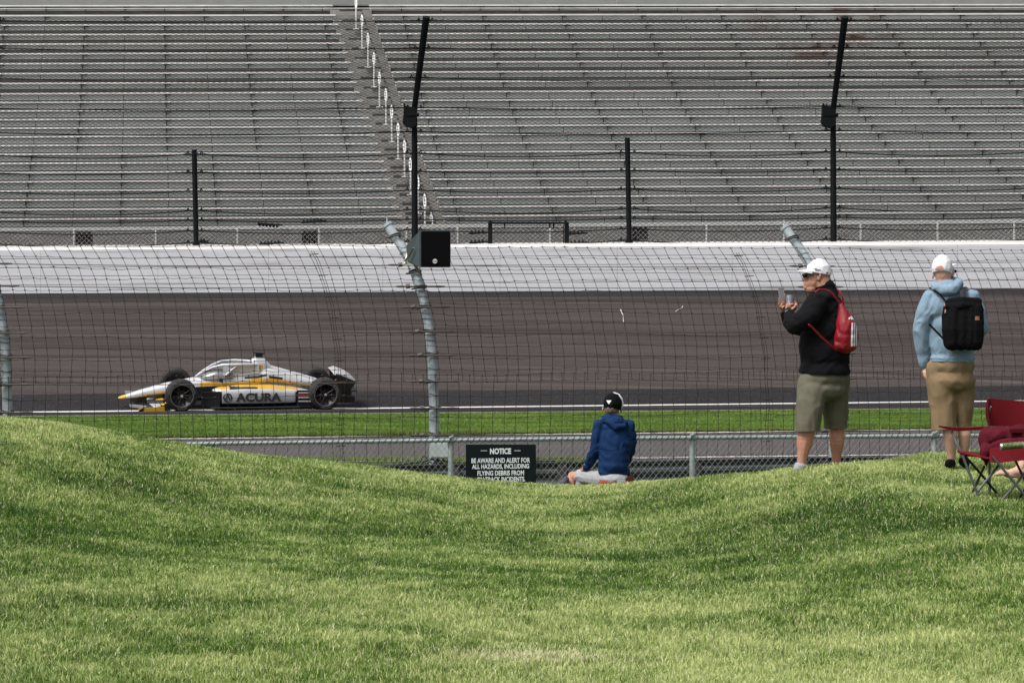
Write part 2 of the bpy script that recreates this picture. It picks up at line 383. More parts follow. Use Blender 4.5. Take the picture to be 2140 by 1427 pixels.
def lawn():
    N = 1800000
    u = rng.uniform(0, 1, N); y0, y1, p = 7.2, 29.5, -0.45                # more blades per square metre close by
    y = (y0 ** (p + 1) + u * (y1 ** (p + 1) - y0 ** (p + 1))) ** (1 / (p + 1))
    hw = 0.235 * y + 1.2
    x = rng.uniform(-1, 1, N) * hw
    keep = y < smooth_interp(x, CYX, CYY) + 3.5
    x, y = x[keep], y[keep]; n = len(x); z = mound(x, y)
    big = vnoise(x + 0.5 * y, y * 0.8, 0.45, 1) * 0.5 + vnoise(x, y, 1.3, 2) * 0.3 + vnoise(x, y * 0.8, 4.0, 3) * 0.25 + vnoise(x, y, 11, 4) * 0.34
    band = np.exp(-((y - (15.6 - 0.25 * x)) / 2.6) ** 2) * np.clip(0.9 - 0.10 * x, 0.3, 1.2)   # greener swathe, with the hollow's shading painted into its darker tint
    big = big + 0.34 * (vnoise(x * 0.6, y, 2.4, 21) - 0.5)
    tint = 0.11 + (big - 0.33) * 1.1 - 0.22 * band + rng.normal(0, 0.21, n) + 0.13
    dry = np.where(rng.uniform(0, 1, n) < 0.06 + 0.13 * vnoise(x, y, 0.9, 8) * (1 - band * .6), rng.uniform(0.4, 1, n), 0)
    bare = np.exp(-(((x - 0.12) / 0.34) ** 2 + ((y - 10.35) / 0.20) ** 2))
    dry = np.clip(dry + (rng.uniform(0, 1, n) < bare * 0.8) * 0.95, 0, 1)
    h = 0.85 * (0.020 + 0.018 * vnoise(x, y, 5, 5) + 0.024 * vnoise(x, y, 18, 6)) * rng.uniform(0.6, 1.35, n) + 0.004 * (y > 18)
    wd = (0.0016 + 0.00024 * y) * rng.uniform(0.7, 1.3, n)
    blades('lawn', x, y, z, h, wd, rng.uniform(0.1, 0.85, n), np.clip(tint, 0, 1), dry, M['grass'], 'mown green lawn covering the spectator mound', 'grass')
lawn()

# ---------------------------------------------------------------- track surfaces
XS = [-700, -300, 0, 200, 400, 600, 800, 1000, 1200, 1400, 1600, 1800, 2000, 2140, 2450, 2850]
def lin(px, y0, y1, x0=0, x1=2140): return y0 + (y1 - y0) * (px - x0) / (x1 - x0)
def strip(name, rows, m, dz=0.0, wob=None):
    """rows: list of functions px -> Vector; ruled sheet between them"""
    mbx = MB(); g = []
    xs = np.linspace(-700, 2850, 120)
    for r in rows: g.append([r(x) + Vector((0, 0, dz)) for x in xs])
    n = len(xs)
    mbx.add([v for r in g for v in r], [(j * n + i, j * n + i + 1, (j + 1) * n + i + 1, (j + 1) * n + i) for j in range(len(g) - 1) for i in range(n - 1)])
    return mbx.build(name, m)
def wb(px): return P(px, lin(px, 614.5, 605), 70.5)         # foot of the outer wall
def groundrow(y0, y1): return lambda px: G(px, lin(px, y0, y1))
def smoothw(px, a, f, s): return a * (noise.noise(Vector((px * f, s, 0))) + 0.5 * noise.noise(Vector((px * f * 2.7, s, 3))))
pit_near = groundrow(980, 955)
e_front = lambda px: groundrow(920.5, 895)(px)
e_back = lambda px: groundrow(875, 857)(px)
l_near = groundrow(863.2, 838.6); l_far = groundrow(860.8, 836.6)
def bankpt(k): return lambda px: l_far(px).lerp(wb(px), k)
struct(strip('pit_road', [lambda px: Vector((G(px, lin(px, 985, 955)).x, 34.9, 0)), groundrow(935, 910), e_front], M['pitroad'], -0.004))
struct(strip('grass_verge', [lambda px: e_front(px) + Vector((0, smoothw(px, 0.1, 0.03, 1), 0)), lambda px: e_back(px) + Vector((0, 0.12, 0))], M['verge'], 0.035))
mbk = strip('track_apron', [lambda px: e_back(px) + Vector((0, smoothw(px, 0.12, 0.02, 2), 0)), l_near, l_far, bankpt(0.02), bankpt(0.11)], M['groove']); struct(mbk)
struct(strip('track_banking', [bankpt(0.11), bankpt(0.3), bankpt(0.6), bankpt(0.9), bankpt(1.004)], M['asphalt']))
struct(strip('rubber_band', [bankpt(0.94), bankpt(1.0)], M['groove'], 0.004))
struct(strip('white_line', [l_near, l_far], M['line'], 0.005))
struct(strip('verge_edge', [lambda px: e_back(px) + Vector((0, 0.05 + smoothw(px, 0.18, 0.03, 4), 0)), lambda px: e_back(px) + Vector((0, 0.38, 0))], mat('pale_edge', (0.24, 0.235, 0.20), 0.9, 0, 0.35, 5), 0.0405))
struct(strip('pit_line', [lambda px: G(px, lin(px, 922.3, 896.6) + smoothw(px, 0.6, 0.02, 7)), lambda px: G(px, lin(px, 919.3, 893.8) + smoothw(px, 0.5, 0.02, 9))], M['linewear'], 0.006))
struct(strip('near_pit_line', [groundrow(973.5, 948.5), groundrow(971, 946.5)], M['linewear'], 0.006))
def verge_blades():
    N = 230000; px = rng.uniform(-250, 2400, N); t = rng.beta(0.8, 0.9, N)
    ya = 920.5 + (895 - 920.5) * px / 2140; yb = 875 + (857 - 875) * px / 2140
    Ya = F * CZ / (ya - HY); Yb = F * CZ / (yb - HY); Y = Ya + (Yb - Ya) * t + rng.normal(0, 0.06, N); X = (px - CX) * Y / F
    edge = np.clip(1 - t * 12, 0, 1)
    ti = 0.2 + 0.5 * vnoise(X, Y * 2, 0.8, 11) + 0.25 * vnoise(X, Y, 4, 12) + rng.normal(0, .1, N) - 0.25 * edge
    h = (0.035 + 0.07 * edge * vnoise(X, Y, 3, 14)) * rng.uniform(0.6, 1.4, N)
    dry = np.where(rng.uniform(0, 1, N) < 0.04 + 0.4 * edge, 0.7, 0)
    blades('verge_grass', X, Y, np.full(N, 0.03) - 0.03 * edge, h, np.full(N, 0.011), rng.uniform(0.1, 0.8, N), np.clip(ti, 0, 1), dry, M['vgrass'], 'strip of bright green grass between track and pit road', 'grass')
    N = 60000; X = rng.uniform(-9, 9, N); t = rng.uniform(0, 1, N); lim = np.where(X < 1.5, 35.5, 34.6); Y = 33.4 + (lim - 33.4) * t
    Z = mound(X, Y) + 0.01
    blades('roadside_grass', X, Y, Z, rng.uniform(0.03, 0.1, N), np.full(N, 0.008), rng.uniform(0.1, 0.9, N), np.clip(rng.normal(0.7, .15, N), 0, 1), (rng.uniform(0, 1, N) < 0.3) * 0.6, M['vgrass'], 'pale grass strip behind the guard rail', 'grass')
verge_blades()
# two curled scraps lying on the banking
def scrap(pts, label):
    m = MB(); W = []
    for x, y in pts:                                         # follow the banking
        px = x; k = (lin(px, 859, 836) - y) / (lin(px, 859, 836) - lin(px, 614, 605))
        a = l_far(px); b = wb(px); best = min((abs((HY - (a.lerp(b, i / 400).z - CZ) * F / a.lerp(b, i / 400).y) - y), i) for i in range(401))[1]
        q = a.lerp(b, best / 400); W.append(Vector(((px - CX) * q.y / F, q.y, q.z + 0.02)))
    m.tube(W, 0.012, 5); tag(m.build('plastic_scrap', M['whitepaint']), label, 'litter', 'white scraps on the banking')
scrap([(1297, 648), (1299, 654), (1303, 661), (1303, 674)], 'thin white forked scrap on the banking, left of the pair')
scrap([(1412, 652), (1418, 648), (1424, 646), (1427, 641)], 'short white curved scrap on the banking, right of the pair')

# ---------------------------------------------------------------- outer wall
wall = thing('barrier_wall', 'long white steel tube crash barrier around the outside of the banked track', 'barrier', P(1070, 609, 70.5))
px0, px1 = -650, 2800
def wline(px, f, dY=0.0):                                   # f = 0 foot, 1 top
    yb = lin(px, 614.5, 605); yt = lin(px, 524, 511.5)
    return P(px, yb + (yt - yb) * f, 70.5) + Vector((0, dY, 0))
for k in range(5):
    m = MB(); xs = np.linspace(px0, px1, 30); rings = []
    a, b = k / 5 + 0.004, (k + 1) / 5 - 0.004
    for x in xs:
        p0, p1 = wline(x, a), wline(x, b)
        rings.append([p0 + Vector((0, 0.02, 0)), p0 + Vector((0, 0, 0.012)), p1 + Vector((0, 0, -0.012)), p1 + Vector((0, 0.015, 0)), p1 + Vector((0, 0.2, 0)), p0 + Vector((0, 0.2, 0))])
    m.loft(rings); m.build('steel_tube', M['wallwhite'], wall)
m = MB(); rings = [[wline(x, -0.05, 0.06), wline(x, 0.998, 0.06), wline(x, 0.998, 0.4), wline(x, -0.05, 0.4)] for x in np.linspace(px0, px1, 30)]
m.loft(rings); m.build('backing', M['whitepaint'], wall)
m = MB(); rings = [[wline(x, 1.005, 0.015), wline(x, 1.055, 0.12), wline(x, 1.10, 0.45), wline(x, 1.10, 0.95), wline(x, 0.9, 0.95), wline(x, 0.9, 0.41), wline(x, 1.003, 0.4)] for x in np.linspace(px0, px1, 30)]
m.loft(rings); m.build('cap', M['wallcap'], wall)
m = MB()
for x in [-420, -160, 85, 330, 561, 800, 1045, 1290, 1530, 1775, 2001, 2245, 2480]:
    p = wline(x, 0.0); q = wline(x, 1.0); m.obox((p + q) / 2 + Vector((0, 0.001, 0)), (0.004, 0, 0), (0, 0.002, 0), (0, 0, (q - p).length / 2))
m.build('panel_joint', M['tubejoint'], wall)

# ---------------------------------------------------------------- grandstand
ROWL = [13.3, 33.9, 53.7, 73.6, 93.4, 113.8, 134.3, 155, 175.5, 197, 215.2, 232.6, 251, 268.8, 286.9, 305, 323.3, 342.4, 361.7, 380.7, 399.5, 419, 438.8, 459]
ROWR = [10.8, 30, 48.4, 68.2, 86.7, 105.5, 126, 146.5, 166.5, 187, 204, 222, 240, 257.5, 275.1, 293.3, 311.7, 330.2, 348.3, 367.3, 385.7, 404.4, 424, 443]
NR = 24
def rowd(i): return 76.0 + 0.75 * (NR - 1 - i)
stand = thing('grandstand', 'huge empty grandstand of grey concrete rows and pale aluminium benches behind the track', 'grandstand', P(1070, 520, 75))
def rz(i, px):                                              # top of bench i at photo column px
    return P(px, ROWL[i] + (ROWR[i] - ROWL[i]) * px / 2140 - 2, rowd(i)).z
XA, XB = -38.0, 38.0
def pxat(X, i): return CX + X * F / rowd(i)
def zrow(i, X): return rz(i, pxat(X, i))
ended = []
def hbar(m, i, X0, X1, y0, y1, dz0, dz1, mi=0):
    """bar along row i from X0 to X1; depth y0..y1 from the bench front, height dz0..dz1 from the bench top"""
    d = rowd(i); a = zrow(i, X0); b = zrow(i, X1)
    m.hexa([(X0, d + y0, a + dz0), (X1, d + y0, b + dz0), (X1, d + y1, b + dz0), (X0, d + y1, a + dz0), (X0, d + y0, a + dz1), (X1, d + y0, b + dz1), (X1, d + y1, b + dz1), (X0, d + y1, a + dz1)], mi)
steps = MB()
for i in range(NR):
    k = NR - 1 - i; d = rowd(i)
    aL = 695 + (839 - 695) * i / 23.0; aR = 771 + (925 - 771) * i / 23.0
    XL = (aL - CX) * d / F; XR = (aR - CX) * d / F
    ff = 0.175 if i >= 9 else 0.135
    for (s0, s1) in ((XA, XL), (XR, XB)):
        b = MB(); hbar(b, i, s0, s1, 0, 0.26, -0.058, 0)
        # aluminium planks sit on dark brackets
        first = (pxat(0, i) * 0 + 160 + 2.45 * i * 2.2)
        pitch = 1.54
        X = s0 + (0.35 if s0 > XA else 0.6)
        off = 0.115 * i + 0.3
        st = off - math.floor((off - s0) / pitch) * pitch
        jx = list(np.arange(st, s1, pitch))
        for q, X in enumerate(jx):
            if q % 2 == 0 and s0 + .1 < X < s1 - .1:
                hbar(b, i, X - 0.05, X + 0.17, 0.03, 0.2, -0.088, -0.058, 1)
                hbar(b, i, X - 0.015, X + 0.015, 0.03, 0.12, -0.2, -0.088, 1)
        b.build('bench', [M['bench'], M['darksteel']], stand)
        # fascia plates with joints
        f = MB(); e = [s0] + [X for X in jx if s0 + 0.15 < X < s1 - 0.15] + [s1]
        for a0, a1 in zip(e, e[1:]): hbar(f, i, a0 + 0.018, a1 - 0.018, 0.145, 0.165, -0.085 - ff, -0.085)
        hbar(f, i, s0 + 0.02, s1 - 0.02, 0.155, 0.30, -0.085 - ff - 0.012, -0.085 - ff, 1)
        f.build('fascia', [M['fascia'], M['darksteel']], stand)
# stepped concrete underneath
prof = []
m = MB(); xs = [XA, -19, 0, 19, XB]
rings = []
for X in xs:
    r = []
    for i in range(NR - 1, -1, -1):
        d = rowd(i); zt = zrow(i, X) - 0.45
        r.append((X, d - 0.36, zt)); r.append((X, d + 0.36, zt))
    zt = zrow(0, X); r.append((X, rowd(0) + 0.36, zt + 0.05)); r.append((X, rowd(0) + 1.2, zt + 0.05)); r.append((X, rowd(0) + 1.2, 0)); r.append((X, rowd(NR - 1) - 0.36, 0))
    rings.append(r)
m.loft(rings); m.build('concrete_deck', M['concrete'], stand)
# back parapet above the top row
m = MB()
for j in range(-9, 10):
    a, b = j * 4.1 + 0.012, (j + 1) * 4.1 - 0.012
    hbar(m, 0, a, b, 0.40, 0.46, 0.05, 1.5)
hbar(m, 0, XA, XB, 0.36, 0.40, -0.2, -0.005, 0)
m.build('parapet', M['parapet'], stand)
m = MB(); hbar(m, 0, XA, XB, 0.02, 0.06, -0.15, -0.12); m.build('foot_rail', M['bench'], stand)
# aisle steps and their dark slots
stp = MB(); slot = MB()
for i in range(NR):
    d = rowd(i); aL = 695 + (839 - 695) * i / 23.0; aR = 771 + (925 - 771) * i / 23.0
    XL = (aL - CX) * d / F; XR = (aR - CX) * d / F; c = (XL + XR) / 2; h = 0.5
    zt = -0.45
    sm_ = MB(); hbar(sm_, i, c - h + 0.06, c + h - 0.06, 0.008, 0.02, -0.298, -0.195); sm_.build('step_slot', M['darksteel'], stand)
    st1 = MB(); hbar(st1, i, XL - 0.1, XR + 0.1, 0.02, 0.36, zt, -0.185, 0); hbar(st1, i, c - h + 0.05, c + h - 0.05, -0.33, 0.02, zt, -0.30, 0); st1.build('aisle_step', M['step'], stand)
# handrails up the aisle
hr = [(743, -6, 61), (755.5, 30, 101), (768, 68, 141), (780.5, 109, 182), (792, 150, 224), (805.5, 185, 260), (817.5, 220, 296), (831, 256, 332), (844.5, 292, 369), (857, 330, 407), (872.5, 367, 446), (887, 406, 484), (901, 446, 524)]
for x, yt, yb in hr:
    i = min(NR - 1, max(0, np.interp(yb, [r - 2 for r in ROWL], range(NR)))); d = 76 + 0.75 * (NR - 1 - i) - 0.1
    m = MB(); top = P(x - 1, yt, d); mid = P(x + 1, (yt * 0.62 + yb * 0.38), d); bot = P(x + 1.3, yb, d)
    m.tube([bot, mid], 0.028, 6)
    w_ = 0.038; hh = (top - mid)
    lp = [mid, mid + hh * 0.3 + Vector((w_, 0.1, 0)), mid + hh * 0.75 + Vector((w_ * 0.9, 0.35, 0)), top + Vector((0, 0.5, 0.02)), mid + hh * 0.75 + Vector((-w_ * 0.9, 0.5, 0)), mid + hh * 0.3 + Vector((-w_ * 0.8, 0.4, 0)), mid + Vector((0, 0.25, 0))]
    m.tube(lp, 0.026, 6); m.box(bot - Vector((0.12, 0.05, 0.02)), bot + Vector((0.12, 0.05, 0.012)))
    m.build('handrail', M['whitepaint'], stand, smooth=True)

# walkway fence between barrier and stand
wf = thing('walkway_fence', 'low silver chain link fence with white top rail along the foot of the grandstand', 'fence', P(1070, 510, 73))
DW = 73.2
def wfp(px, f): return P(px, (lin(px, 519, 507)) * (1 - f) + lin(px, 479.5, 462) * f, DW)
m = MB(); rings = [[wfp(x, 0.90), wfp(x, 1.08), wfp(x, 1.08) + Vector((0, 0.09, 0)), wfp(x, 0.90) + Vector((0, 0.09, 0))] for x in np.linspace(-600, 2750, 12)]
m.loft(rings); m.build('top_rail', M['whitepaint'], wf)
m = MB(); m.tube([wfp(-600, 0.08), wfp(2750, 0.08)], 0.035, 6); m.build('bottom_rail', M['whitepaint'], wf)
for x in [-330, -170, -10, 155, 326, 497, 667, 850, 957, 1150, 1314, 1477, 1639, 1799, 1960, 2120, 2285, 2450]:
    m = MB(); m.tube([wfp(x, -0.3), wfp(x, 0.95)], 0.035, 6); m.build('fence_post', M['whitepaint'], wf)
def chainlink(mbx, A, B, zlo, zhi, cell, r, asp=1.0, zf=None, n=3):
    """diagonal wires both ways between heights zlo..zhi on the vertical plane A->B"""
    A = Vector(A); B = Vector(B); L = (B - A).length; H = zhi - zlo; run = H * asp; N = int((L + run) / cell)
    for k in range(N):
        s = k * cell - run
        for sg in (0, 1):
            s0, s1 = (s, s + run); z0, z1 = (0, H) if sg == 0 else (H, 0)
            t0, t1 = max(0, -s0 / run), min(1, (L - s0) / run)
            if t1 <= t0: continue
            p = []
            for t in (t0, t1):
                q = A.lerp(B, (s0 + run * t) / L); p.append(q + Vector((0, 0, zlo + z0 + (z1 - z0) * t)))
            mbx.tube(p, r, n, caps=False)
m = MB(); A = wfp(-600, 0.0); B = wfp(2750, 0.0); sl_ = 0
def sheared(mb_, A, B): pass
chainlink(m, Vector((A.x, A.y, A.z)), Vector((B.x, B.y, B.z)), 0.03, 0.56, 0.15, 0.0045)
m.build('wire_mesh', M['bench'], wf)
for x0, x1, y0, y1, lb in ((158, 190, 485, 514, 'black box behind the walkway fence, farthest left of the three'), (631, 662, 484, 512, 'black box behind the walkway fence, middle one left of the tall post'), (1322, 1354, 475, 501, 'black box behind the walkway fence, right of the short post')):
    m = MB(); a = P(x0, y1, 73.5); b = P(x1, y0, 73.5); m.box((a.x, 73.5, a.z), (b.x, 73.85, b.z))
    for k in range(4): xx = a.x + 0.06 + k * (b.x - a.x - 0.12) / 3; m.box((xx - 0.02, 73.55, b.z), (xx + 0.02, 73.6, b.z + 0.03))
    m.box((a.x + 0.03, 73.49, a.z + 0.03), (b.x - 0.03, 73.5, b.z - 0.03))
    tag(m.build('black_box', M['blackpaint'], bevel=0.004), lb, 'box', 'black boxes along the walkway fence')

# ---------------------------------------------------------------- far catch fence
DF = 71.2
ff = thing('catch_fence', 'tall black debris fence of diamond mesh and cables standing on the white wall', 'fence', P(1070, 512, DF))
tallp = [(-30, 8), (865, 0), (1740, -6), (2640, -10)]
posts = []
def ftop(px, ysh=0): pass
def fprof(px):                                              # points up a tall post: vertical then leaning over the track
    b = P(px + 1, lin(px, 516, 506), DF); k = P(px - 0.0, 232 + 0 * px, DF); t = P(px + 25, 36, DF - 1.35)
    return b, k, t
for px in (-905, -30, 866, 1741, 2640):
    b, k, t = fprof(px); m = MB(); m.tube([b, b.lerp(k, 0.5), k, k + Vector((0.01, -0.03, 0.12)), t], [0.095, 0.09, 0.085, 0.085, 0.105], 12)
    if px == 866 or px == 1741: pass
    m.build('tall_post', M['blackpaint'], ff, smooth=True)
for px, yt, yb in ((-480, 325, 520), (408, 313, 517), (1313, 288, 512), (2190, 262, 506)):
    m = MB(); m.tube([P(px + 2, yb, DF), P(px - 2, yt, DF)], 0.078, 10); m.tube([P(px + 2, yb - 8, DF), P(px + 2, yb, DF)], 0.11, 10)
    m.build('short_post', M['blackpaint'], ff, smooth=True)
cy_ = [43, 100, 162, 225, 275, 320, 358, 397, 438, 458, 480, 504]
def fplane(px, y):                                          # depth of the fence sheet at a given photo height
    return DF if y > 232 else DF - 1.35 * (232 - y) / 196.0
clamps = MB()
pp = [-905, -480, -30, 408, 866, 1313, 1741, 2190, 2640]
for c, y in enumerate(cy_):
    m = MB(); sup = [p for p in pp if (y > 300 or p in (-905, -30, 866, 1741, 2640))]
    for a, b in zip(sup, sup[1:]):
        pts = []
        for t in np.linspace(0, 1, 9):
            px = a + (b - a) * t; x2 = px + (25 * (232 - y) / 196 if y < 232 else 0)
            sag = (5 + 2 * (c % 3)) * 4 * t * (1 - t) * (1 if y > 40 else 1.5)
            yy = y + sag - (px - 866) * 0.004 * (y / 400.0); pts.append(P(x2, yy, fplane(px, y) - 0.03))
        m.tube(pts, 0.017 if y > 200 else 0.013, 5, caps=False)
    for p in sup[1:-1]:
        x2 = p + (25 * (232 - y) / 196 if y < 232 else 0); yy = y - (p - 866) * 0.004 * (y / 400)
        for s in (-15, 13):
            q = P(x2 + s, yy - 1, fplane(p, y) - 0.04)
            m.tube([q - Vector((0.04, 0, 0.02)), q + Vector((0.0, 0, 0.05)), q + Vector((0.04, 0, -0.02))], [0.02, 0.035, 0.02], 6)
        m.tube([P(x2 - 22, yy + .8, fplane(p, y) - 0.05), P(x2 + 24, yy + .8, fplane(p, y) - 0.05)], 0.02, 5)
    m.build('cable', M['blackpaint'], ff)
def cluster(x, y, n, dirn, dx=7.2):
    m = MB()
    for k in range(n):
        q = P(x + k * dx, y + k * 0.6 * dirn, DF - 0.06)
        m.tube([q - Vector((0, 0, 0.03)), q + Vector((0, 0, 0.03 if dirn < 0 else -0.06)), q + Vector((0, 0, 0.09 * -dirn))], [0.045, 0.04, 0.012], 6)
    m.tube([P(x - 5, y, DF - 0.06), P(x + n * dx + 4, y + n * 0.6 * dirn, DF - 0.06)], 0.028, 5)
    m.build('cable_clamp', M['blackpaint'], ff)
cluster(543, 467, 6, 1); cluster(635, 465, 6, -1); cluster(546, 511, 6, -1); cluster(985, 488, 4, -1, 8); cluster(985, 508, 4, -1, 8); cluster(1192, 489, 4, -1, 8); cluster(1194, 509, 4, -1, 8); cluster(420, 505, 2, -1, 6)
m = MB()
for px in (1025, 1185): m.box(P(px - 5, 512, DF - 0.1), P(px + 4, 464, DF + 0.02))
m.box(P(1020, 468.5, DF - 0.12), P(1189, 464.5, DF)); m.box(P(1032, 472, DF - 0.08), P(1180, 470.5, DF - 0.04)); m.box(P(1177, 512, DF - 0.08), P(1179, 470, DF - 0.04))
for px in (1025, 1182): m.tube([P(px, 464, DF - 0.05), P(px, 459, DF - 0.05)], [0.04, 0.01], 6)
for px in (1055, 1149, 1157): m.box(P(px - 1.5, 477, DF - 0.1), P(px + 1.5, 466, DF - 0.02))
m.build('gate_frame', M['blackpaint'], ff)
def diamond(mbx, quad, cell_px, asp, r):
    """diamond mesh on the plane sheet given by 4 world corners (bl, br, tr, tl)"""
    bl, br, tr, tl = quad; L = (br - bl).length; H = (tl - bl).length; run = H * asp; N = int((L + run) / cell_px)
    def at(u, v): return bl.lerp(br, u).lerp(tl.lerp(tr, u), v)
    for k in range(N + 1):
        s = k * cell_px - run
        for sg in (0, 1):
            t0, t1 = max(0, -s / run), min(1, (L - s) / run)
            if t1 <= t0: continue
            p = []
            nn = 7
            for j in range(nn):
                t = t0 + (t1 - t0) * j / (nn - 1)
                q = at(min(1, max(0, (s + run * t) / L)), t if sg == 0 else 1 - t)
                p.append(q + Vector((0, noise.noise(q * 1.3) * 0.03, noise.noise(q * 0.9) * 0.02)))
            mbx.tube(p, r, 3, caps=False)
m = MB()
q1 = (P(-500, 519, DF - 0.02), P(2600, 504, DF - 0.02), P(2600, 232, DF - 0.02), P(-500, 232, DF - 0.02))
diamond(m, q1, 0.178, 1.7, 0.0062)
q2 = (q1[3], q1[2], P(2630, 38, DF - 1.37), P(-470, 38, DF - 1.37))
diamond(m, q2, 0.178, 2.1, 0.0058)
m.build('wire_mesh', M['wire'], ff)
for px, lb in ((853, 'black junction box on the tall fence post above the loudspeaker'), (1729, 'black junction box on the tall fence post above the man in black')):
    m = MB(); Yb = DF - 0.25
    pts = [(px - 9, 221), (px + 17, 227), (px + 16, 262), (px + 8, 269), (px - 5, 266), (px - 12, 258), (px - 10, 240)]
    fr = [P(x, y, Yb) for x, y in pts]; bk = [p + Vector((0, 0.3, 0.02)) for p in fr]
    n = len(pts); m.add(fr + bk, [tuple(range(n)), tuple(reversed(range(n, 2 * n)))] + [(i, (i + 1) % n, n + (i + 1) % n, n + i) for i in range(n)])
    m.tube([P(px + 16, 240, Yb - 0.02), P(px + 23, 240, Yb - 0.02)], 0.06, 8); m.tube([P(px - 7, 222, Yb), P(px - 9, 216, Yb)], 0.03, 6)
    m.box(P(px - 6, 243, Yb - 0.03), P(px + 12, 239, Yb + 0.01))
    tag(m.build('junction_box', M['blackpaint'], bevel=0.01), lb, 'box', 'boxes on the far fence posts')

# ---------------------------------------------------------------- near catch fence (curved poles)
PB = [(-1.105, 34.0), (4.72, 35.1), (-6.88, 32.65)]          # pole feet
# profile up the pole: offsets from the foot
prof2 = [(907, 1002, 34.0), (907, 850, 34.0), (905, 790, 34.0), (903, 740, 34.0), (897, 690, 34.02), (888, 640, 34.05), (877, 595, 34.1), (862, 555, 34.17), (838, 512, 34.25), (809, 470, 34.33)]
PROF = [P(*p) - Vector((-1.105, 34.0, 0)) for p in prof2]
PROF[0].z = -0.55
def prof_at(z):
    for a, b in zip(PROF, PROF[1:]):
        if z <= b.z: return a.lerp(b, max(0, (z - a.z) / (b.z - a.z)))
    return PROF[-1].copy()
ZT = PROF[-1].z
cf = thing('catch_fence', 'square wire mesh debris fence on curved galvanised steel poles beside the pit road', 'fence', (PB[0][0], PB[0][1], -0.6))
for bx, by in PB + [(-12.6, 31.0), (10.6, 36.6)]:
    m = MB(); m.tube([q + Vector((bx, by, 0)) for q in PROF], 0.069, 18)
    po = m.build('steel_pole', M['steel'], cf, smooth=True)
    m = MB(); c = PROF[-1] + Vector((bx, by, 0)); dd = (PROF[-1] - PROF[-2]).normalized()
    m.tube([c - dd * 0.03, c + dd * 0.012], 0.08, 18); m.tube([c, c + Vector((0, 0, 0.11))], 0.012, 6)
    m.build('pole_cap', M['steel'], po, smooth=True)
    for y in (491, 528, 567, 599, 621, 640, 667, 690, 712, 738, 770, 795, 824, 850, 878, 905):
        z = CZ - (y - HY) * 34.0 / F; c = prof_at(z) + Vector((bx, by, 0)); c2 = prof_at(z + 0.05) + Vector((bx, by, 0)); dd = (c2 - c).normalized()
        m = MB(); thin = y in (528, 621, 667, 712, 770, 824, 878)
        e = dd.cross(Vector((0, 1, 0))).normalized(); g = dd.cross(e)
        ring = [c + (e * math.cos(t) + g * math.sin(t)) * 0.08 + dd * (0.02 * math.cos(t)) for t in np.linspace(0, 2 * math.pi, 15)]
        m.tube(ring, 0.004 if thin else 0.010, 5)
        if not thin:
            m.box(c + Vector((0.06, -0.1, -0.02)), c + Vector((0.10, -0.05, 0.025))); m.tube([c + Vector((-0.12, -0.09, -0.035)), c + Vector((0.07, -0.11, 0.0))], 0.013, 5)
        m.build('wire_tie', M['darksteel'], po)
def interp_fence(u, z):                                      # u = metres along the fence from pole 2 (+ to the right)
    pts = [(-17.5, -12.6, 31.0), (-5.93, -6.88, 32.65), (0, -1.105, 34.0), (5.93, 4.72, 35.1), (12, 10.6, 36.6)]
    for a, b in zip(pts, pts[1:]):
        if u <= b[0] or b is pts[-1]:
            t = (u - a[0]) / (b[0] - a[0]); X = a[1] + (b[1] - a[1]) * t; Y = a[2] + (b[2] - a[2]) * t; break
    q = prof_at(z); sag = math.sin(math.pi * min(1, max(0, t)))
    return Vector((X + q.x, Y + q.y - 0.085 + 0.05 * sag, q.z))
for k, y in enumerate((554, 599, 642, 693, 742, 796, 852, 908)):
    z = CZ - (y - HY) * 34.0 / F; m = MB(); pts = []
    for u in np.linspace(-17, 11.8, 90):
        t = ((u + 5.93 * 3) / 5.93) % 1; q = interp_fence(u, z); q.z -= 0.02 * math.sin(math.pi * t); pts.append(q + Vector((0, -0.03, 0)))
    m.tube(pts, 0.0062, 5, caps=False)
    for u0 in (-5.93, 0, 5.93):
        for s in (-0.27, 0.27):
            q = interp_fence(u0 + s, z) + Vector((0, -0.045, 0)); e = Vector((0.07, 0.01, 0))
            m.tube([q - e, q - e * 0.3, q + e * 0.3, q + e], [0.012, 0.018, 0.018, 0.011], 6)
        q = interp_fence(u0 - 0.17, z) + Vector((0, -0.05, 0)); m.tube([q - Vector((0.03, 0, 0)), q + Vector((0.03, 0, 0.01))], 0.032, 7); m.tube([interp_fence(u0 - 0.33, z) + Vector((0, -0.05, 0)), interp_fence(u0 + 0.36, z) + Vector((0, -0.05, 0.0))], 0.0125, 5)
    m.build('cable', M['cable'], cf)
def meshsheet(z0, z1, du, dz, u0, u1, sh, knots=True):
    m = MB(); us = np.arange(u0, u1, du); zs = np.arange(z0, z1 + 1e-6, dz); g = {}
    for i, u in enumerate(us):
        for j, z in enumerate(zs):
            a = noise.noise(Vector((u * 0.9, z * 1.1, sh))) * 0.05; b = noise.noise(Vector((u * 0.6, z * 1.4, sh + 7))) * 0.045
            jx = random.gauss(0, 0.006); jz = random.gauss(0, 0.005)
            g[i, j] = interp_fence(u + a + jx, z + b + jz) + Vector((0, noise.noise(Vector((u, z, sh + 3))) * 0.03, 0))
    for i in range(len(us)): m.tube([g[i, j] for j in range(len(zs))], 0.0035, 4, caps=False)
    for j in range(len(zs)):
        pts = []
        for i in range(len(us)):
            pts.append(g[i, j])
            if i < len(us) - 1: pts.append(g[i, j].lerp(g[i + 1, j], 0.5) + Vector((0, 0, -0.007 + random.gauss(0, 0.003))))
        m.tube(pts, 0.0029, 4, caps=False)
    if knots:
        for p in g.values():
            m.tube([p - Vector((0.010, 0.004, 0.006)), p + Vector((0.010, -0.004, 0.006))], 0.0085, 4)
    return m
mm = meshsheet(-0.5, 1.30, 0.165, 0.30, -12.5, 11, 1)
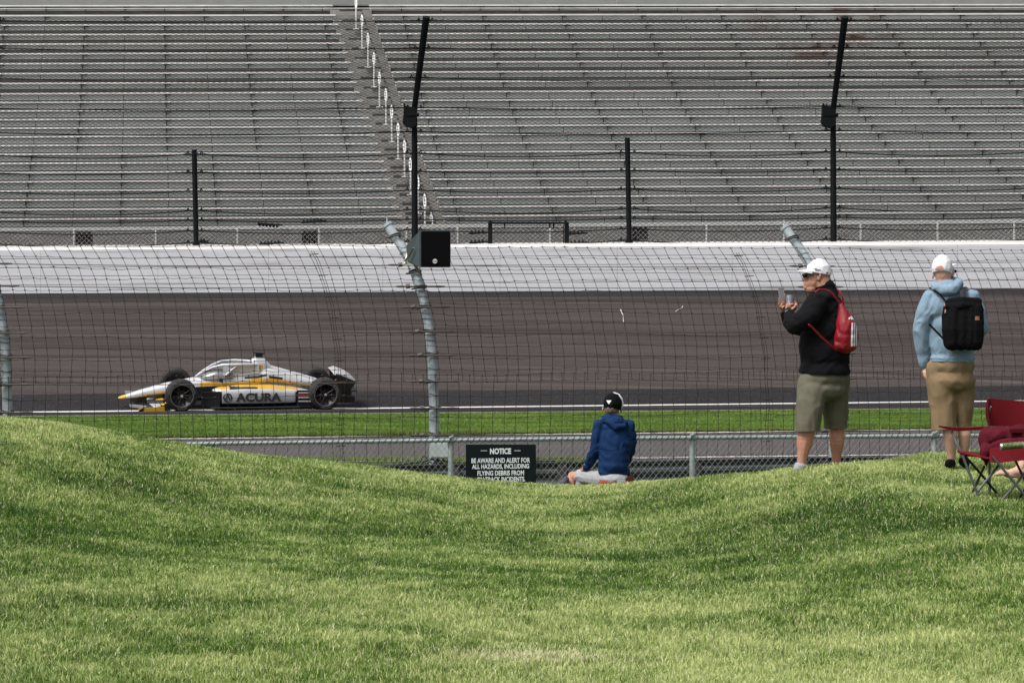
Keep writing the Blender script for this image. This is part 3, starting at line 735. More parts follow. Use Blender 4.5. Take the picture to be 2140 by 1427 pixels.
mm.build('lower_wire_mesh', M['wire'], cf)
mm = meshsheet(1.22, ZT - 0.26, 0.165, 0.158, -12.45, 11, 4)
mm.build('upper_wire_mesh', M['wire'], cf)
for u0 in (-1.35, 4.9):                                      # laced vertical seams between panels
    m = MB()
    for s in (0, 0.035): m.tube([interp_fence(u0 + s + 0.01 * math.sin(z * 9), z) for z in np.arange(-0.4, ZT - 0.3, 0.15)], 0.0036, 4)
    for z in np.arange(-0.3, ZT - 0.3, 0.3): m.tube([interp_fence(u0 - 0.05, z), interp_fence(u0 + 0.09, z + 0.01)], 0.006, 5)
    m.build('seam', M['wire'], cf)
# pole foot hardware
m = MB(); c = Vector((-1.105, 33.95, 0))
for k, (dx, dz_) in enumerate(((-0.12, -0.02), (0.1, -0.03), (-0.05, -0.1), (0.05, -0.09), (0.13, -0.12))):
    q = P(905, 960, 33.8) + Vector((dx, 0, dz_)); m.tube([q + Vector((0.05 * math.cos(t), 0, 0.07 * math.sin(t))) for t in np.linspace(0, 6.0, 10)], 0.013, 5)
m.tube([P(770, 975, 33.6), P(830, 971, 33.7), P(880, 964, 33.8), P(905, 958, 33.8)], 0.02, 6)
m.tube([P(760, 978, 33.5), P(840, 976, 33.6), P(890, 972, 33.7)], 0.015, 6)
m.tube([P(905, 960, 33.8), P(945, 966, 33.7), P(1160, 962, 33.6)], 0.014, 6)
m.build('anchor_cable', M['darksteel'], cf)

# control box on the pole
ub = thing('control_box', 'pale grey green metal box at the foot of the curved pole', 'box', P(921, 955, 33.75))
m = MB(); a = P(899, 955, 33.82); b = P(939, 926, 33.6); m.box((a.x, b.y, a.z), (b.x, 33.86, b.z)); m.build('housing', mat('box_paint', (0.33, 0.38, 0.37), 0.5, 0, 0.1, 5), ub, bevel=0.008)
m = MB(); m.box((a.x + 0.012, b.y - 0.012, a.z + 0.015), (b.x - 0.012, b.y - 0.001, b.z - 0.015)); m.build('door', mat('box_door', (0.36, 0.41, 0.40), 0.45, 0, 0.1, 5), ub, bevel=0.003)

# loudspeaker
sp = thing('loudspeaker', 'black square outdoor loudspeaker bracketed to the curved steel pole', 'loudspeaker', P(900, 560, 33.7))
y0, y1 = 33.35, 33.85
m = MB()
fr = [P(877, 559, y0), P(942, 559, y0 + .03), P(942, 480.5, y0 + .03), P(877, 481, y0)]
bk = [P(852, 549, y1), P(925, 549, y1), P(925, 514, y1), P(848, 513, y1)]
m.add(fr + bk, [(0, 1, 2, 3), (7, 6, 5, 4), (0, 4, 5, 1), (1, 5, 6, 2), (2, 6, 7, 3), (3, 7, 4, 0)])
m.build('cabinet', mat('speaker_cabinet', (0.045, 0.062, 0.07), 0.6, 0, 0.1, 5), sp, bevel=0.008)
m = MB(); m.hexa([P(880, 556.5, y0 - .02), P(940, 556.5, y0 + .008), P(940, 556.5, y0 + .028), P(880, 556.5, y0 + .0), P(880, 483.5, y0 - .02), P(940, 483.5, y0 + .008), P(940, 483.5, y0 + .028), P(880, 483.5, y0 + .0)])
m.build('grille', mat('speaker_grille', (0.003, 0.003, 0.004), 0.9, 0, 0.3, 60, spec=0.08), sp, bevel=0.006)
m = MB(); c = P(909, 546, y0 - .022); m.tube([c, c + Vector((0, -0.006, 0))], 0.032, 20); lg = m.build('badge', M['whitepaint'], sp)
text_part('badge_lettering', 'RCF', M['blackpaint'], sp, c + Vector((0, -0.009, 0)), (1, 0, 0), (0, 0, 1), width=0.046, height=0.018, bold=0.02)
m = MB()
m.tube([P(846, 546, 33.75), P(858, 530, 33.6), P(864, 518, 33.5)], 0.017, 6, flat=0.5); m.tube([P(842, 553, 33.8), P(875, 556, 33.6)], 0.022, 6, flat=0.5)
m.tube([P(846, 552, 33.8), P(852, 530, 33.9)], 0.02, 6); m.tube([P(868, 556, 33.7), P(880, 574, 34.0)], 0.02, 6)
m.build('bracket', mat('bracket_steel', (0.30, 0.28, 0.24), 0.5, 0.4, 0.3, 15), sp)

# ---------------------------------------------------------------- guard rail (Armco seen from the back)
gr = thing('guard_rail', 'dark green steel guard rail running low behind the chain link fence', 'guard rail', P(1300, 1010, 32.6))
def grp(px, dz, dy=0.0):
    y = np.interp(px, [-300, 770, 950, 1130, 1360, 1660, 1840, 2140, 2500], [1000, 977, 972, 969, 966, 958.5, 957.5, 956, 955]); return P(px, float(y), 32.6) + Vector((0, dy, dz))
w_prof = [(0, -0.012), (0.06, -0.0), (0.05, -0.03), (0.0, -0.05), (-0.045, -0.09), (-0.045, -0.13), (0.0, -0.17), (0.02, -0.2), (0.0, -0.23), (-0.045, -0.27), (-0.045, -0.31), (0.0, -0.35), (0.012, -0.36), (0.07, -0.34)]
for kk, off in enumerate((0, -0.37)):
    m = MB(); rings = [[grp(x, dz + off, dy) for dy, dz in w_prof] for x in np.linspace(500, 2400, 24)]
    n = len(w_prof)
    m.loft(rings, caps=False)
    m.build('rail', mat('guard_rail_paint%d' % kk, (0.025, 0.034, 0.034), 0.6, 0.2, 0.4, 3, col2=(0.06, 0.075, 0.072)), gr, smooth=True)
m = MB(); m.loft([[grp(x, 0.012, -0.05), grp(x, 0.012, 0.1), grp(x, -0.01, 0.1), grp(x, -0.01, -0.05)] for x in np.linspace(500, 2400, 24)]); m.build('top_strip', M['blackpaint'], gr)
for px in (700, 950, 1175, 1452, 1720, 1990, 2260):
    m = MB(); a = grp(px, 0); m.box((a.x - 0.06, a.y - 0.14, -0.65), (a.x + 0.06, a.y - 0.051, a.z - 0.02)); m.build('rail_post', M['darksteel'], gr)

# ---------------------------------------------------------------- near chain link fence
cl = thing('chain_link_fence', 'waist high galvanised chain link fence with pipe top rail behind the mound', 'fence', P(1070, 1100, 30.3))
def clp(px, dz=0.0, dy=0.0): return P(px, float(np.interp(px, [-500, 350, 780, 1070, 1360, 2140, 2700], [936, 928, 922, 918, 915, 909, 905])), 30.3) + Vector((0, dy, dz))
m = MB(); m.tube([clp(x) for x in np.linspace(-400, 2600, 40)], 0.026, 12); m.build('top_rail', M['railgreen'], cl, smooth=True)
for px in (-60, 443, 942, 1447, 1953, 2460):
    m = MB(); a = clp(px); m.tube([Vector((a.x, 30.33, -0.65)), Vector((a.x, 30.33, a.z + (0.02 if px != 443 else -0.03))), Vector((a.x, 30.33, a.z + (0.05 if px != 443 else -0.02)))], [0.037, 0.037, 0.02], 12); m.build('fence_post', M['railgreen'], cl, smooth=True)
    m.__init__()
    if px == 443: continue
    m.tube([Vector((a.x - 0.02, 30.25, a.z + 0.03)), Vector((a.x + 0.03, 30.28, a.z + 0.055))], 0.016, 6); m.build('post_cap', M['railgreen'], cl)
m = MB(); A = clp(-400); B = clp(2600)
chainlink(m, Vector((A.x, 30.27, A.z)), Vector((B.x, 30.27, B.z)), -1.2, 0.0, 0.0745, 0.0026, asp=0.8)
wrp = MB()
for x in np.arange(-400, 2600, 12.3):                        # wire loops wrapped over the rail
    a = clp(x); wrp.tube([a + Vector((-0.035, -0.024, -0.034)), a + Vector((-0.01, -0.032, -0.004)), a + Vector((0.012, -0.017, 0.026)), a + Vector((0.02, 0.015, 0.024))], [0.010, 0.007, 0.004, 0.004], 4)
m.build('wire_mesh', M['silver'], cl); wo_ = wrp.build('rail_ties', M['wrap'], cl); wo_['kind'] = 'stuff'
# notice sign
sg = thing('notice_sign', 'black notice sign with white lettering wired to the chain link fence', 'sign', P(1046, 1008, 30.2))
m = MB(); a = P(973.5, 1013, 30.2); b = P(1120, 928.5, 30.2); m.box((a.x, 30.195, a.z - 0.05), (b.x, 30.21, b.z)); m.build('panel', mat('sign_black', (0.004, 0.008, 0.009), 0.8, 0, 0.2, 3, spec=0.12), sg, bevel=0.002)
wt = mat('sign_white', (0.58, 0.64, 0.64), 0.6, 0, 0.05, 5)
def sgt(body, cx, cy, w_, h_, b=0.03): text_part('lettering', body, wt, sg, P(cx, cy, 30.192), (1, 0, -0.012 * -1), (0, 0, 1), width=w_ / 165.5, height=h_ / 165.5, bold=b)
sgt('NOTICE', 1046, 942.5, 44, 12.5, 0.045)
sgt('BE AWARE AND ALERT FOR', 1046.5, 961.7, 122.5, 10.3); sgt('ALL HAZARDS, INCLUDING', 1046, 975, 119.5, 11.5); sgt('FLYING DEBRIS FROM', 1046.5, 988, 97.5, 10.2); sgt('ON TRACK INCIDENTS.', 1047, 1001, 101, 10.2)
m = MB()
for x0, x1 in ((1004.5, 1018), (1075, 1088)): m.box(P(x0, 941.9, 30.193), P(x1, 940.9, 30.189))
m.build('rule', wt, sg)

# ---------------------------------------------------------------- racing car
PSI = R(12.5); BNK = R(7.6)
ru = Vector((math.cos(PSI), math.sin(PSI), 0.0))             # towards the tail
rv = Vector((-math.sin(PSI) * math.cos(BNK), math.cos(PSI) * math.cos(BNK), math.sin(BNK)))
rw = ru.cross(rv).normalized()
UF, UR = 1.28, 4.34
CO = P(380, 860.5, 50.6) - ru * UF + rv * 0.93               # ground point under the nose tip on the centre line
def C(u, v, w_): return CO + ru * u + rv * v + rw * w_
car = thing('race_car', 'white and yellow open wheel racing car with black wheels running left on the track', 'race car', C(2.5, 0, 0))
M['cwhite'] = mat('car_white', (0.52, 0.53, 0.56), 0.28, 0.1, 0.06, 3, **{'Coat Weight': 0.5})
M['cyellow'] = mat('car_yellow', (0.55, 0.31, 0.03), 0.3, 0, 0.08, 3)
M['cblack'] = mat('car_black', (0.008, 0.008, 0.01), 0.4, 0, 0.3, 4)
M['cgrey'] = mat('car_grey', (0.20, 0.20, 0.21), 0.35, 0.3, 0.1, 4)
M['cdark'] = mat('car_dark_grey', (0.035, 0.035, 0.04), 0.5, 0, 0.1, 4)
M['cred'] = mat('car_red', (0.40, 0.04, 0.05), 0.4, 0, 0.1, 4)
M['tyre'] = mat('tyre_rubber', (0.013, 0.013, 0.013), 0.75, 0, 0.25, 10)
M['screen'] = mat('screen_plastic', (0.16, 0.16, 0.17), 0.15, 0, 0.1, 4, **{'Alpha': 0.8})
PAL = [M['cwhite'], M['cyellow'], M['cblack'], M['cgrey'], M['cred']]
def ring(u, hw, wb_, wt_, n=36, pw=2.6, vc=0.0):
    out = []
    for k in range(n):
        t = 2 * math.pi * k / n; c, s = math.cos(t), math.sin(t)
        x = math.copysign(abs(c) ** (2 / pw), c); z = math.copysign(abs(s) ** (2 / pw), s)
        out.append((u, vc + hw * x, (wb_ + wt_) / 2 + (wt_ - wb_) / 2 * z))
    return out
def cloft(name, secs, fn, n=36, sub=5, parent=car, pw=2.6):
    us = [s[0] for s in secs]; U = []
    for a, b in zip(us, us[1:]): U += [a + (b - a) * k / sub for k in range(sub)]
    U.append(us[-1]); raw = []
    for u in U:
        q = [float(np.interp(u, us, [s[j] for s in secs])) for j in range(1, len(secs[0]))]
        raw.append(ring(u, q[0], q[1], q[2], n, pw, q[3] if len(q) > 3 else 0))
    m = MB()
    def f2(i, k):
        a = raw[i][k]; b = raw[i + 1][(k + 1) % n]; return fn((a[0] + b[0]) / 2, (a[1] + b[1]) / 2, (a[2] + b[2]) / 2)
    m.loft([[C(*q) for q in r] for r in raw], fn=f2)
    return m.build(name, PAL, parent, smooth=True)
def bodycol(u, v, w_):
    if u < 0.13: return 1
    if u < 1.75:                                             # nose: white top, yellow line, black belly
        top = 0.13 + 0.19 * min(u, 1.5)
        return 0 if w_ > top else (1 if w_ > top - 0.03 else 2)
    if u < 2.3: return 0 if w_ > 0.52 else (1 if w_ > 0.44 else 2)
    y_ = 0.44 + 0.12 * max(0, min(1, (u - 1.9) / 1.3))
    if u > 3.15: y_ = 0.56 - 0.20 * (u - 3.15) / 1.2
    if 2.45 < u < 3.55 and y_ + 0.06 < w_ < y_ + 0.115 - 0.05 * abs(u - 3.0): return 2
    if w_ > y_ + 0.045: return 0 if w_ < y_ + 0.25 or u > 2.9 else 0
    if w_ > y_ - 0.02: return 1
    return 2 if (u > 2.4 and w_ < y_ - 0.09) else 3
cloft('body', [(0.0, 0.05, 0.13, 0.17), (0.08, 0.09, 0.12, 0.20), (0.5, 0.12, 0.14, 0.335), (1.0, 0.155, 0.15, 0.47), (1.4, 0.19, 0.13, 0.55), (1.8, 0.24, 0.08, 0.62), (2.2, 0.29, 0.06, 0.68), (2.6, 0.31, 0.06, 0.72), (2.95, 0.30, 0.06, 0.74), (3.2, 0.24, 0.06, 0.80), (3.5, 0.20, 0.08, 0.73), (4.0, 0.15, 0.12, 0.58), (4.5, 0.10, 0.18, 0.42), (4.8, 0.06, 0.2, 0.34)], bodycol)
cloft('engine_cover', [(2.84, 0.10, 0.62, 0.97), (2.92, 0.125, 0.60, 1.03), (3.12, 0.12, 0.6, 1.0), (3.26, 0.09, 0.6, 0.84), (3.6, 0.07, 0.5, 0.74), (4.1, 0.045, 0.4, 0.60), (4.5, 0.025, 0.35, 0.46)], lambda u, v, w_: 1 if (abs(u - 3.04) < 0.05 and 0.78 < w_ < 0.86) else 0)
m = MB(); m.loft([[C(*q) for q in ring(2.82, 0.07, 0.74, 0.95, 20)], [C(*q) for q in ring(2.843, 0.085, 0.72, 0.965, 20)]]); m.build('air_intake', M['cblack'], car)
m = MB(); m.loft([[C(*q) for q in ring(2.88, 0.10, 1.10, 1.14, 16)], [C(*q) for q in ring(3.12, 0.06, 1.08, 1.12, 16)]]); m.loft([[C(*q) for q in ring(2.93, 0.045, 0.99, 1.115, 12)], [C(*q) for q in ring(3.08, 0.04, 0.98, 1.11, 12)]])
m.build('roll_camera', M['cblack'], car, smooth=True)
# windscreen and its frame
m = MB(); rings = []
for u, hw, zb, zt in ((1.62, 0.05, 0.55, 0.60), (1.8, 0.20, 0.56, 0.70), (2.0, 0.275, 0.58, 0.80), (2.2, 0.30, 0.6, 0.865), (2.42, 0.31, 0.62, 0.885)):
    rings.append([C(u, hw * math.cos(t) * (1 - 0.25 * max(0, math.sin(t)) ** 2), zb + (zt - zb) * math.sin(t)) for t in np.linspace(0, math.pi, 15)])
m.loft(rings, caps=False); m.f = [f for f in m.f]; m.build('windscreen', M['screen'], car, smooth=True)
m = MB()
for s in (-1, 1):
    m.tube([C(1.64, 0, 0.60), C(1.8, s * 0.06, 0.715), C(2.0, s * 0.14, 0.82), C(2.2, s * 0.24, 0.885), C(2.5, s * 0.30, 0.90), C(2.8, s * 0.25, 0.89), C(2.98, s * 0.13, 0.87)], [0.02, 0.022, 0.028, 0.032, 0.034, 0.034, 0.03], 10)
    m.tube([C(2.25, s * 0.30, 0.66), C(2.38, s * 0.30, 0.78), C(2.5, s * 0.30, 0.88)], 0.022, 8)
    m.loft([[C(2.2, s * 0.29, 0.66), C(2.2, s * 0.30, 0.87), C(2.2, s * 0.285, 0.87), C(2.2, s * 0.275, 0.66)], [C(2.98, s * 0.25, 0.70), C(2.98, s * 0.18, 0.88), C(2.98, s * 0.165, 0.88), C(2.98, s * 0.235, 0.70)]])
m.build('halo', M['cwhite'], car, smooth=True)
m = MB(); m.tube([C(2.56, 0, 0.66), C(2.58, 0, 0.74), C(2.6, 0, 0.80), C(2.61, 0, 0.86)], [0.09, 0.125, 0.13, 0.07], 16); m.build('helmet', M['cyellow'], car, smooth=True)
# sidepods
def podcol(s):
    def f(u, v, w_):
        line = 0.435 if u < 3.2 else 0.435 - 0.06 * (u - 3.2)
        if w_ > line + 0.045: return 0 if u > 3.3 else (1 if u > 1.95 and w_ < line + 0.10 else 3)
        if w_ > line: return 1 if u > 2.9 or u < 2.3 else 2
        if w_ > line - 0.04: return 0
        if u < 2.13: return 2
        if u < 3.72: return 0 if (w_ > 0.13 + 0.0 * u and abs(v) > 0.3) else 2
        return 2
    return f
for s in (-1, 1):
    cloft('sidepod', [(1.95, 0.14, 0.12, 0.40, s * 0.56), (2.1, 0.20, 0.07, 0.46, s * 0.55), (2.6, 0.245, 0.06, 0.50, s * 0.52), (3.2, 0.245, 0.06, 0.49, s * 0.50), (3.7, 0.22, 0.07, 0.43, s * 0.45), (4.0, 0.16, 0.08, 0.36, s * 0.36), (4.25, 0.10, 0.10, 0.30, s * 0.26)], podcol(s), sub=12, pw=3.2)
    m = MB(); m.loft([[C(*q) for q in ring(1.945, 0.10, 0.15, 0.37, 16, 3, s * 0.56)], [C(*q) for q in ring(1.952, 0.12, 0.14, 0.385, 16, 3, s * 0.56)]]); m.build('radiator_intake', M['cblack'], car)
    # barge board and mirror
    m = MB(); m.loft([[C(1.72, s * 0.60, 0.05), C(1.72, s * 0.62, 0.36), C(1.72, s * 0.60, 0.36), C(1.72, s * 0.58, 0.05)], [C(2.1, s * 0.76, 0.05), C(2.1, s * 0.76, 0.40), C(2.1, s * 0.74, 0.40), C(2.1, s * 0.74, 0.05)]]); m.build('turning_vane', M['cblack'], car)
    m = MB(); m.obox(C(2.14, s * 0.48, 0.60), ru * 0.035, rv * 0.09, rw * 0.035); m.tube([C(2.16, s * 0.42, 0.58), C(2.2, s * 0.28, 0.5)], 0.012, 5); m.build('mirror', M['cblack'], car, bevel=0.004)
# floor
m = MB(); m.hexa([C(1.95, -0.80, 0.03), C(4.45, -0.72, 0.03), C(4.45, 0.72, 0.03), C(1.95, 0.80, 0.03), C(1.95, -0.80, 0.055), C(4.45, -0.72, 0.07), C(4.45, 0.72, 0.07), C(1.95, 0.80, 0.055)])
for s in (-1, 1): m.tube([C(1.9, s * 0.80, 0.05), C(2.4, s * 0.82, 0.05), C(3.8, s * 0.80, 0.055)], 0.02, 6)
m.build('floor', M['cblack'], car)
m = MB()
for w_, c_ in ((0.345, 0), (0.285, 4), (0.245, 0), (0.165, 0)): 
    m.obox(C(3.92, -0.70, w_), ru * 0.14, rv * 0.006, rw * (0.014 if c_ == 0 else 0.02), c_)
m.obox(C(3.92, -0.685, 0.22), ru * 0.17, rv * 0.008, rw * 0.18, 2)
m.build('winglet_panel', PAL, car)
# front wing
m = MB()
for (u0, u1, w0, w1, t, mi) in ((0.35, 0.62, 0.05, 0.075, 0.018, 2), (0.60, 0.80, 0.085, 0.12, 0.014, 0), (0.78, 0.92, 0.13, 0.165, 0.012, 1)):
    for s in (-1, 1): m.hexa([C(u0, s * 0.04, w0 - t), C(u1, s * 0.1, w1 - t), C(u1 + 0.05, s * 0.86, w1 - t), C(u0 + 0.1, s * 0.86, w0 - t), C(u0, s * 0.04, w0), C(u1, s * 0.1, w1), C(u1 + 0.05, s * 0.86, w1), C(u0 + 0.1, s * 0.86, w0)], mi)
m.build('front_wing', PAL, car)
for s in (-1, 1):
    m = MB(); a = s * 0.87; b = s * 0.90
    m.hexa([C(0.42, a, 0.01), C(0.96, a, 0.01), C(0.96, b, 0.01), C(0.42, b, 0.01), C(0.36, a, 0.07), C(0.94, a, 0.11), C(0.94, b, 0.11), C(0.36, b, 0.07)], 1)
    m.hexa([C(0.20, a*.97, 0.10), C(0.50, a*.97, 0.075), C(0.50, b*.97, 0.075), C(0.20, b*.97, 0.10), C(0.18, a*.97, 0.16), C(0.55, a*.97, 0.12), C(0.55, b*.97, 0.12), C(0.18, b*.97, 0.16)], 0)
    m.hexa([C(0.36, a * 1.004, 0.005), C(0.46, a * 1.004, 0.005), C(0.46, b * 1.004, 0.005), C(0.36, b * 1.004, 0.005), C(0.42, a * 1.004, 0.06), C(0.5, a * 1.004, 0.1), C(0.5, b * 1.004, 0.1), C(0.42, b * 1.004, 0.06)], 2)
    m.obox(C(0.98, s * 0.88, 0.10), ru * 0.06, rv * 0.03, rw * 0.07, 2)
    m.build('endplate', PAL, car)
m = MB()
for s in (-1, 1): m.hexa([C(0.25, s * 0.07, 0.06), C(0.6, s * 0.07, 0.08), C(0.6, s * 0.085, 0.08), C(0.25, s * 0.085, 0.06), C(0.3, s * 0.07, 0.2), C(0.6, s * 0.07, 0.24), C(0.6, s * 0.085, 0.24), C(0.3, s * 0.085, 0.2)])
m.build('wing_pylon', M['cblack'], car)
m = MB(); m.obox(C(0.72, -0.88, 0.215), ru * 0.21, rv * 0.01, rw * 0.035, 2); m.obox(C(0.72, -0.892, 0.215), ru * 0.17, rv * 0.004, rw * 0.022, 3); m.build('winglet', PAL, car)
# suspension
m = MB()
for s in (-1, 1):
    for a, b in ((C(1.1, s * 0.16, 0.42), C(UF, s * 0.72, 0.45)), (C(1.55, s * 0.18, 0.44), C(UF, s * 0.72, 0.45)), (C(1.05, s * 0.15, 0.2), C(UF, s * 0.74, 0.2)), (C(1.6, s * 0.2, 0.2), C(UF, s * 0.74, 0.2)), (C(1.5, s * 0.17, 0.5), C(UF, s * 0.72, 0.24)), (C(3.9, s * 0.15, 0.42), C(UR, s * 0.7, 0.46)), (C(4.5, s * 0.1, 0.40), C(UR, s * 0.7, 0.46)), (C(3.8, s * 0.15, 0.2), C(UR, s * 0.7, 0.2)), (C(4.5, s * 0.1, 0.2), C(UR, s * 0.7, 0.2))):
        m.tube([a, b], 0.016, 6, flat=1)
m.build('suspension_arm', M['cblack'], car); bpy.data.objects['suspension_arm']['kind'] = 'stuff'
del bpy.data.objects['suspension_arm']['kind']
def wheel(u, s, wid, rad=0.335):
    vin = s * (0.93 - wid); vout = s * 0.93; vs = [(0, rad * 0.70), (0.0, rad * 0.86), (0.012, rad * 0.95), (0.04, rad), (wid - 0.04, rad), (wid - 0.012, rad * 0.95), (wid, rad * 0.86), (wid, rad * 0.70)]
    root = None; m = MB(); N = 44; rings = []
    def pt(a, r, dv): return C(u, vout - s * dv, rad) + (ru * math.cos(a) + rw * math.sin(a)) * r
    m.loft([[pt(2 * math.pi * k / N, r, dv) for k in range(N)] for dv, r in vs], caps=False)
    base = m.build('wheel', M['tyre'], car, smooth=True)
    # rim dish, hub and spokes
    m = MB(); m.loft([[pt(2 * math.pi * k / N, r, dv) for k in range(N)] for dv, r in ((-0.002, rad * 0.71), (0.012, rad * 0.68), (0.05, rad * 0.62), (0.10, rad * 0.30), (0.08, rad * 0.12), (0.08, 0.001))], caps=False)
    for k in range(10):
        a = 2 * math.pi * k / 10 + u; m.tube([pt(a, rad * 0.14, 0.05), pt(a, rad * 0.64, 0.035)], [0.02, 0.012], 5)
    m.loft([[pt(2 * math.pi * k / N, r, dv) for k in range(N)] for dv, r in ((wid - 0.06, rad * 0.7), (wid - 0.07, 0.001))], caps=False)
    m.build('rim', M['cblack'], base, smooth=True)
    m = MB(); m.loft([[pt(2 * math.pi * k / N, r, dv) for k in range(N)] for dv, r in ((-0.006, rad * 0.735), (-0.006, rad * 0.70), (0.01, rad * 0.69))], caps=False); m.build('rim_edge', M['cgrey'], base)
    m = MB(); m.tube([pt(0, 0, 0.03), pt(0, 0, 0.07)], 0.03, 14); m.build('hub_nut', M['cwhite'], base)
    m = MB()
    for a0 in (0.2, 2.3, 4.4):
        for k in range(9):
            a = a0 + k * 0.085; q0, q1 = pt(a, rad * 0.78, -0.0035), pt(a, rad * 0.88, -0.0008)
            m.obox((q0 + q1) / 2, (q1 - q0) / 2, rv * 0.0015, (q1 - q0).cross(rv).normalized() * 0.006)
    m.build('tyre_lettering', M['cgrey'], base)
for u, wd in ((UF, 0.30), (UR, 0.38)):
    for s in (-1, 1): wheel(u, s, wd)
# rear wing
m = MB()
rings = []
for v in np.linspace(-0.52, 0.52, 7): rings.append([C(4.58, v, 0.70), C(4.70, v, 0.73), C(4.90, v, 0.66), C(5.06, v, 0.56), C(4.90, v, 0.61), C(4.70, v, 0.685)])
m.loft(rings); m.build('rear_wing', M['cwhite'], car, smooth=True)
for s in (-1, 1):
    m = MB(); m.hexa([C(4.66, s * 0.53, 0.28), C(4.90, s * 0.53, 0.33), C(4.90, s * 0.55, 0.33), C(4.66, s * 0.55, 0.30), C(4.60, s * 0.53, 0.74), C(5.06, s * 0.53, 0.55), C(5.06, s * 0.55, 0.55), C(4.60, s * 0.55, 0.74)]); m.build('wing_endplate', M['cblack'], car, bevel=0.004)
m = MB(); m.tube([C(4.5, 0, 0.3), C(4.85, 0, 0.66)], 0.03, 6); m.obox(C(4.8, 0, 0.27), ru * 0.22, rv * 0.12, rw * 0.09); m.obox(C(4.95, 0, 0.34), ru * 0.14, rv * 0.5, rw * 0.01); m.build('rear_crash_structure', M['cblack'], car)
for s in (-1, 1):
    m = MB(); m.hexa([C(4.72, s * 0.62, 0.10), C(5.02, s * 0.60, 0.12), C(5.02, s * 0.42, 0.12), C(4.72, s * 0.42, 0.10), C(4.72, s * 0.62, 0.26), C(5.02, s * 0.60, 0.24), C(5.02, s * 0.42, 0.24), C(4.72, s * 0.42, 0.26)]); m.build('diffuser_side', M['cblack'], car)
# lettering on the sidepod, engine cover and nose
text_part('side_lettering', 'ACURA', M['cdark'], car, C(2.92, -0.775, 0.27), ru, rw, width=0.98, height=0.19, bold=0.05)
m = MB(); c = C(2.26, -0.772, 0.27)
for k in range(20):
    a, b = 2 * math.pi * k / 20, 2 * math.pi * (k + 1) / 20; m.tube([c + (ru * math.cos(a) + rw * math.sin(a)) * 0.085, c + (ru * math.cos(b) + rw * math.sin(b)) * 0.085], 0.012, 4)
m.tube([c + ru * -0.05 - rw * 0.06, c + rw * 0.07], 0.01, 4); m.tube([c + ru * 0.05 - rw * 0.06, c + rw * 0.07], 0.01, 4); m.build('emblem', M['cblack'], car)

# ---------------------------------------------------------------- people
M['skin'] = mat('skin', (0.36, 0.165, 0.11), 0.55, 0, 0.12, 14, 0.05, col2=(0.46, 0.235, 0.165), **{'Subsurface Weight': 0.05})
M['skin2'] = mat('skin_legs', (0.42, 0.25, 0.18), 0.55, 0, 0.12, 10, 0.05, col2=(0.52, 0.32, 0.25))
M['jacket'] = mat('black_fleece', (0.007, 0.007, 0.009), 0.95, 0, 0.3, 30, 0.2, spec=0.12)
M['olive'] = mat('olive_cotton', (0.118, 0.112, 0.083), 0.9, 0, 0.12, 12, 0.15, spec=0.2)
M['khaki'] = mat('khaki_cotton', (0.205, 0.145, 0.083), 0.9, 0, 0.12, 12, 0.15, spec=0.2)
M['hoodie'] = mat('pale_blue_fleece', (0.20, 0.285, 0.37), 0.95, 0, 0.12, 20, 0.2, spec=0.15)
M['royal'] = mat('royal_blue_cloth', (0.004, 0.024, 0.088), 0.85, 0, 0.15, 20, 0.2, spec=0.2)
M['capwhite'] = mat('cap_cotton', (0.68, 0.68, 0.72), 0.85, 0, 0.05, 30, 0.1, spec=0.2)
M['red'] = mat('red_nylon', (0.22, 0.004, 0.012), 0.5, 0, 0.2, 9, 0.15, spec=0.4)
M['pack'] = mat('black_nylon', (0.004, 0.004, 0.005), 0.85, 0, 0.3, 25, 0.2, spec=0.1)
M['grey'] = mat('light_grey_cotton', (0.30, 0.31, 0.33), 0.9, 0, 0.1, 12, 0.1)
M['hair'] = mat('grey_hair', (0.16, 0.12, 0.10), 0.8, 0, 0.3, 60, 0.4)
class Body:
    def __init__(s, Y): s.Y = Y; s.k = F / Y
    def p(s, x, y, d=0.0): return P(x, y, s.Y + d)
    def r(s, px): return px / s.k
    def e(s, x, y, d, rx, ry, rz): return (s.p(x, y, d), Vector((s.r(rx), s.r(ry), s.r(rz))))
    def ch(s, *pts, sy=1.0): return chain([(s.p(x, y, d), s.r(r)) for x, y, d, r in pts], sy)
def fingers(B, base, tips, r0=2.1, r1=1.6):
    """four fingers and a thumb, each a bent tapering chain rooted in the palm"""
    out = []
    for a, m_, t in tips: out += B.ch((*a, r0), (*m_, (r0 + r1) / 2), (*t, r1))
    return out
def cap(B, name, cx, cy, d, rx, ry, rz, tiltpt, m, parent, brim, brimdir=None):
    """dome cut off along a plane, plus a curved brim"""
    o = organic(name, [B.e(cx, cy, d, rx, ry, rz), B.e(cx, cy - 3, d, rx * 0.9, ry * 0.9, rz * 0.93)], 0.006, m, parent, 2, 0.002, 20, cuts=[tiltpt])
    return o

# man in black -------------------------------------------------------------
B = Body(20.5)
pa = thing('person', 'man in black jacket, olive shorts and white cap holding up a phone and a can', 'person', Vector((B.p(1720, 980).x, 20.5, B.p(0, 980).z)))
pr = []
pr += [B.e(1711, 571, 0, 26, 19, 28), B.e(1703, 585, 0, 22, 17, 20), B.e(1693, 593, 0, 13.5, 14.5, 14), B.e(1700, 591, 0, 18, 17, 17), B.e(1687, 600, 0, 8.5, 9, 7), B.e(1697, 603, 0, 15, 15, 12), B.e(1685, 581, 0, 6, 10, 12), B.e(1718, 588, 0, 20, 17, 22)]
pr += [B.e(1682.5, 592, 0, 4, 6, 3)] + B.ch((1682, 577, 0, 2.6), (1678.6, 583.5, 0, 3.1)) + [B.e(1699, 603, 0, 13, 14, 8)]
pr += B.ch((1716, 592, 0, 19), (1726, 618, 0, 21), (1730, 640, 0, 22))
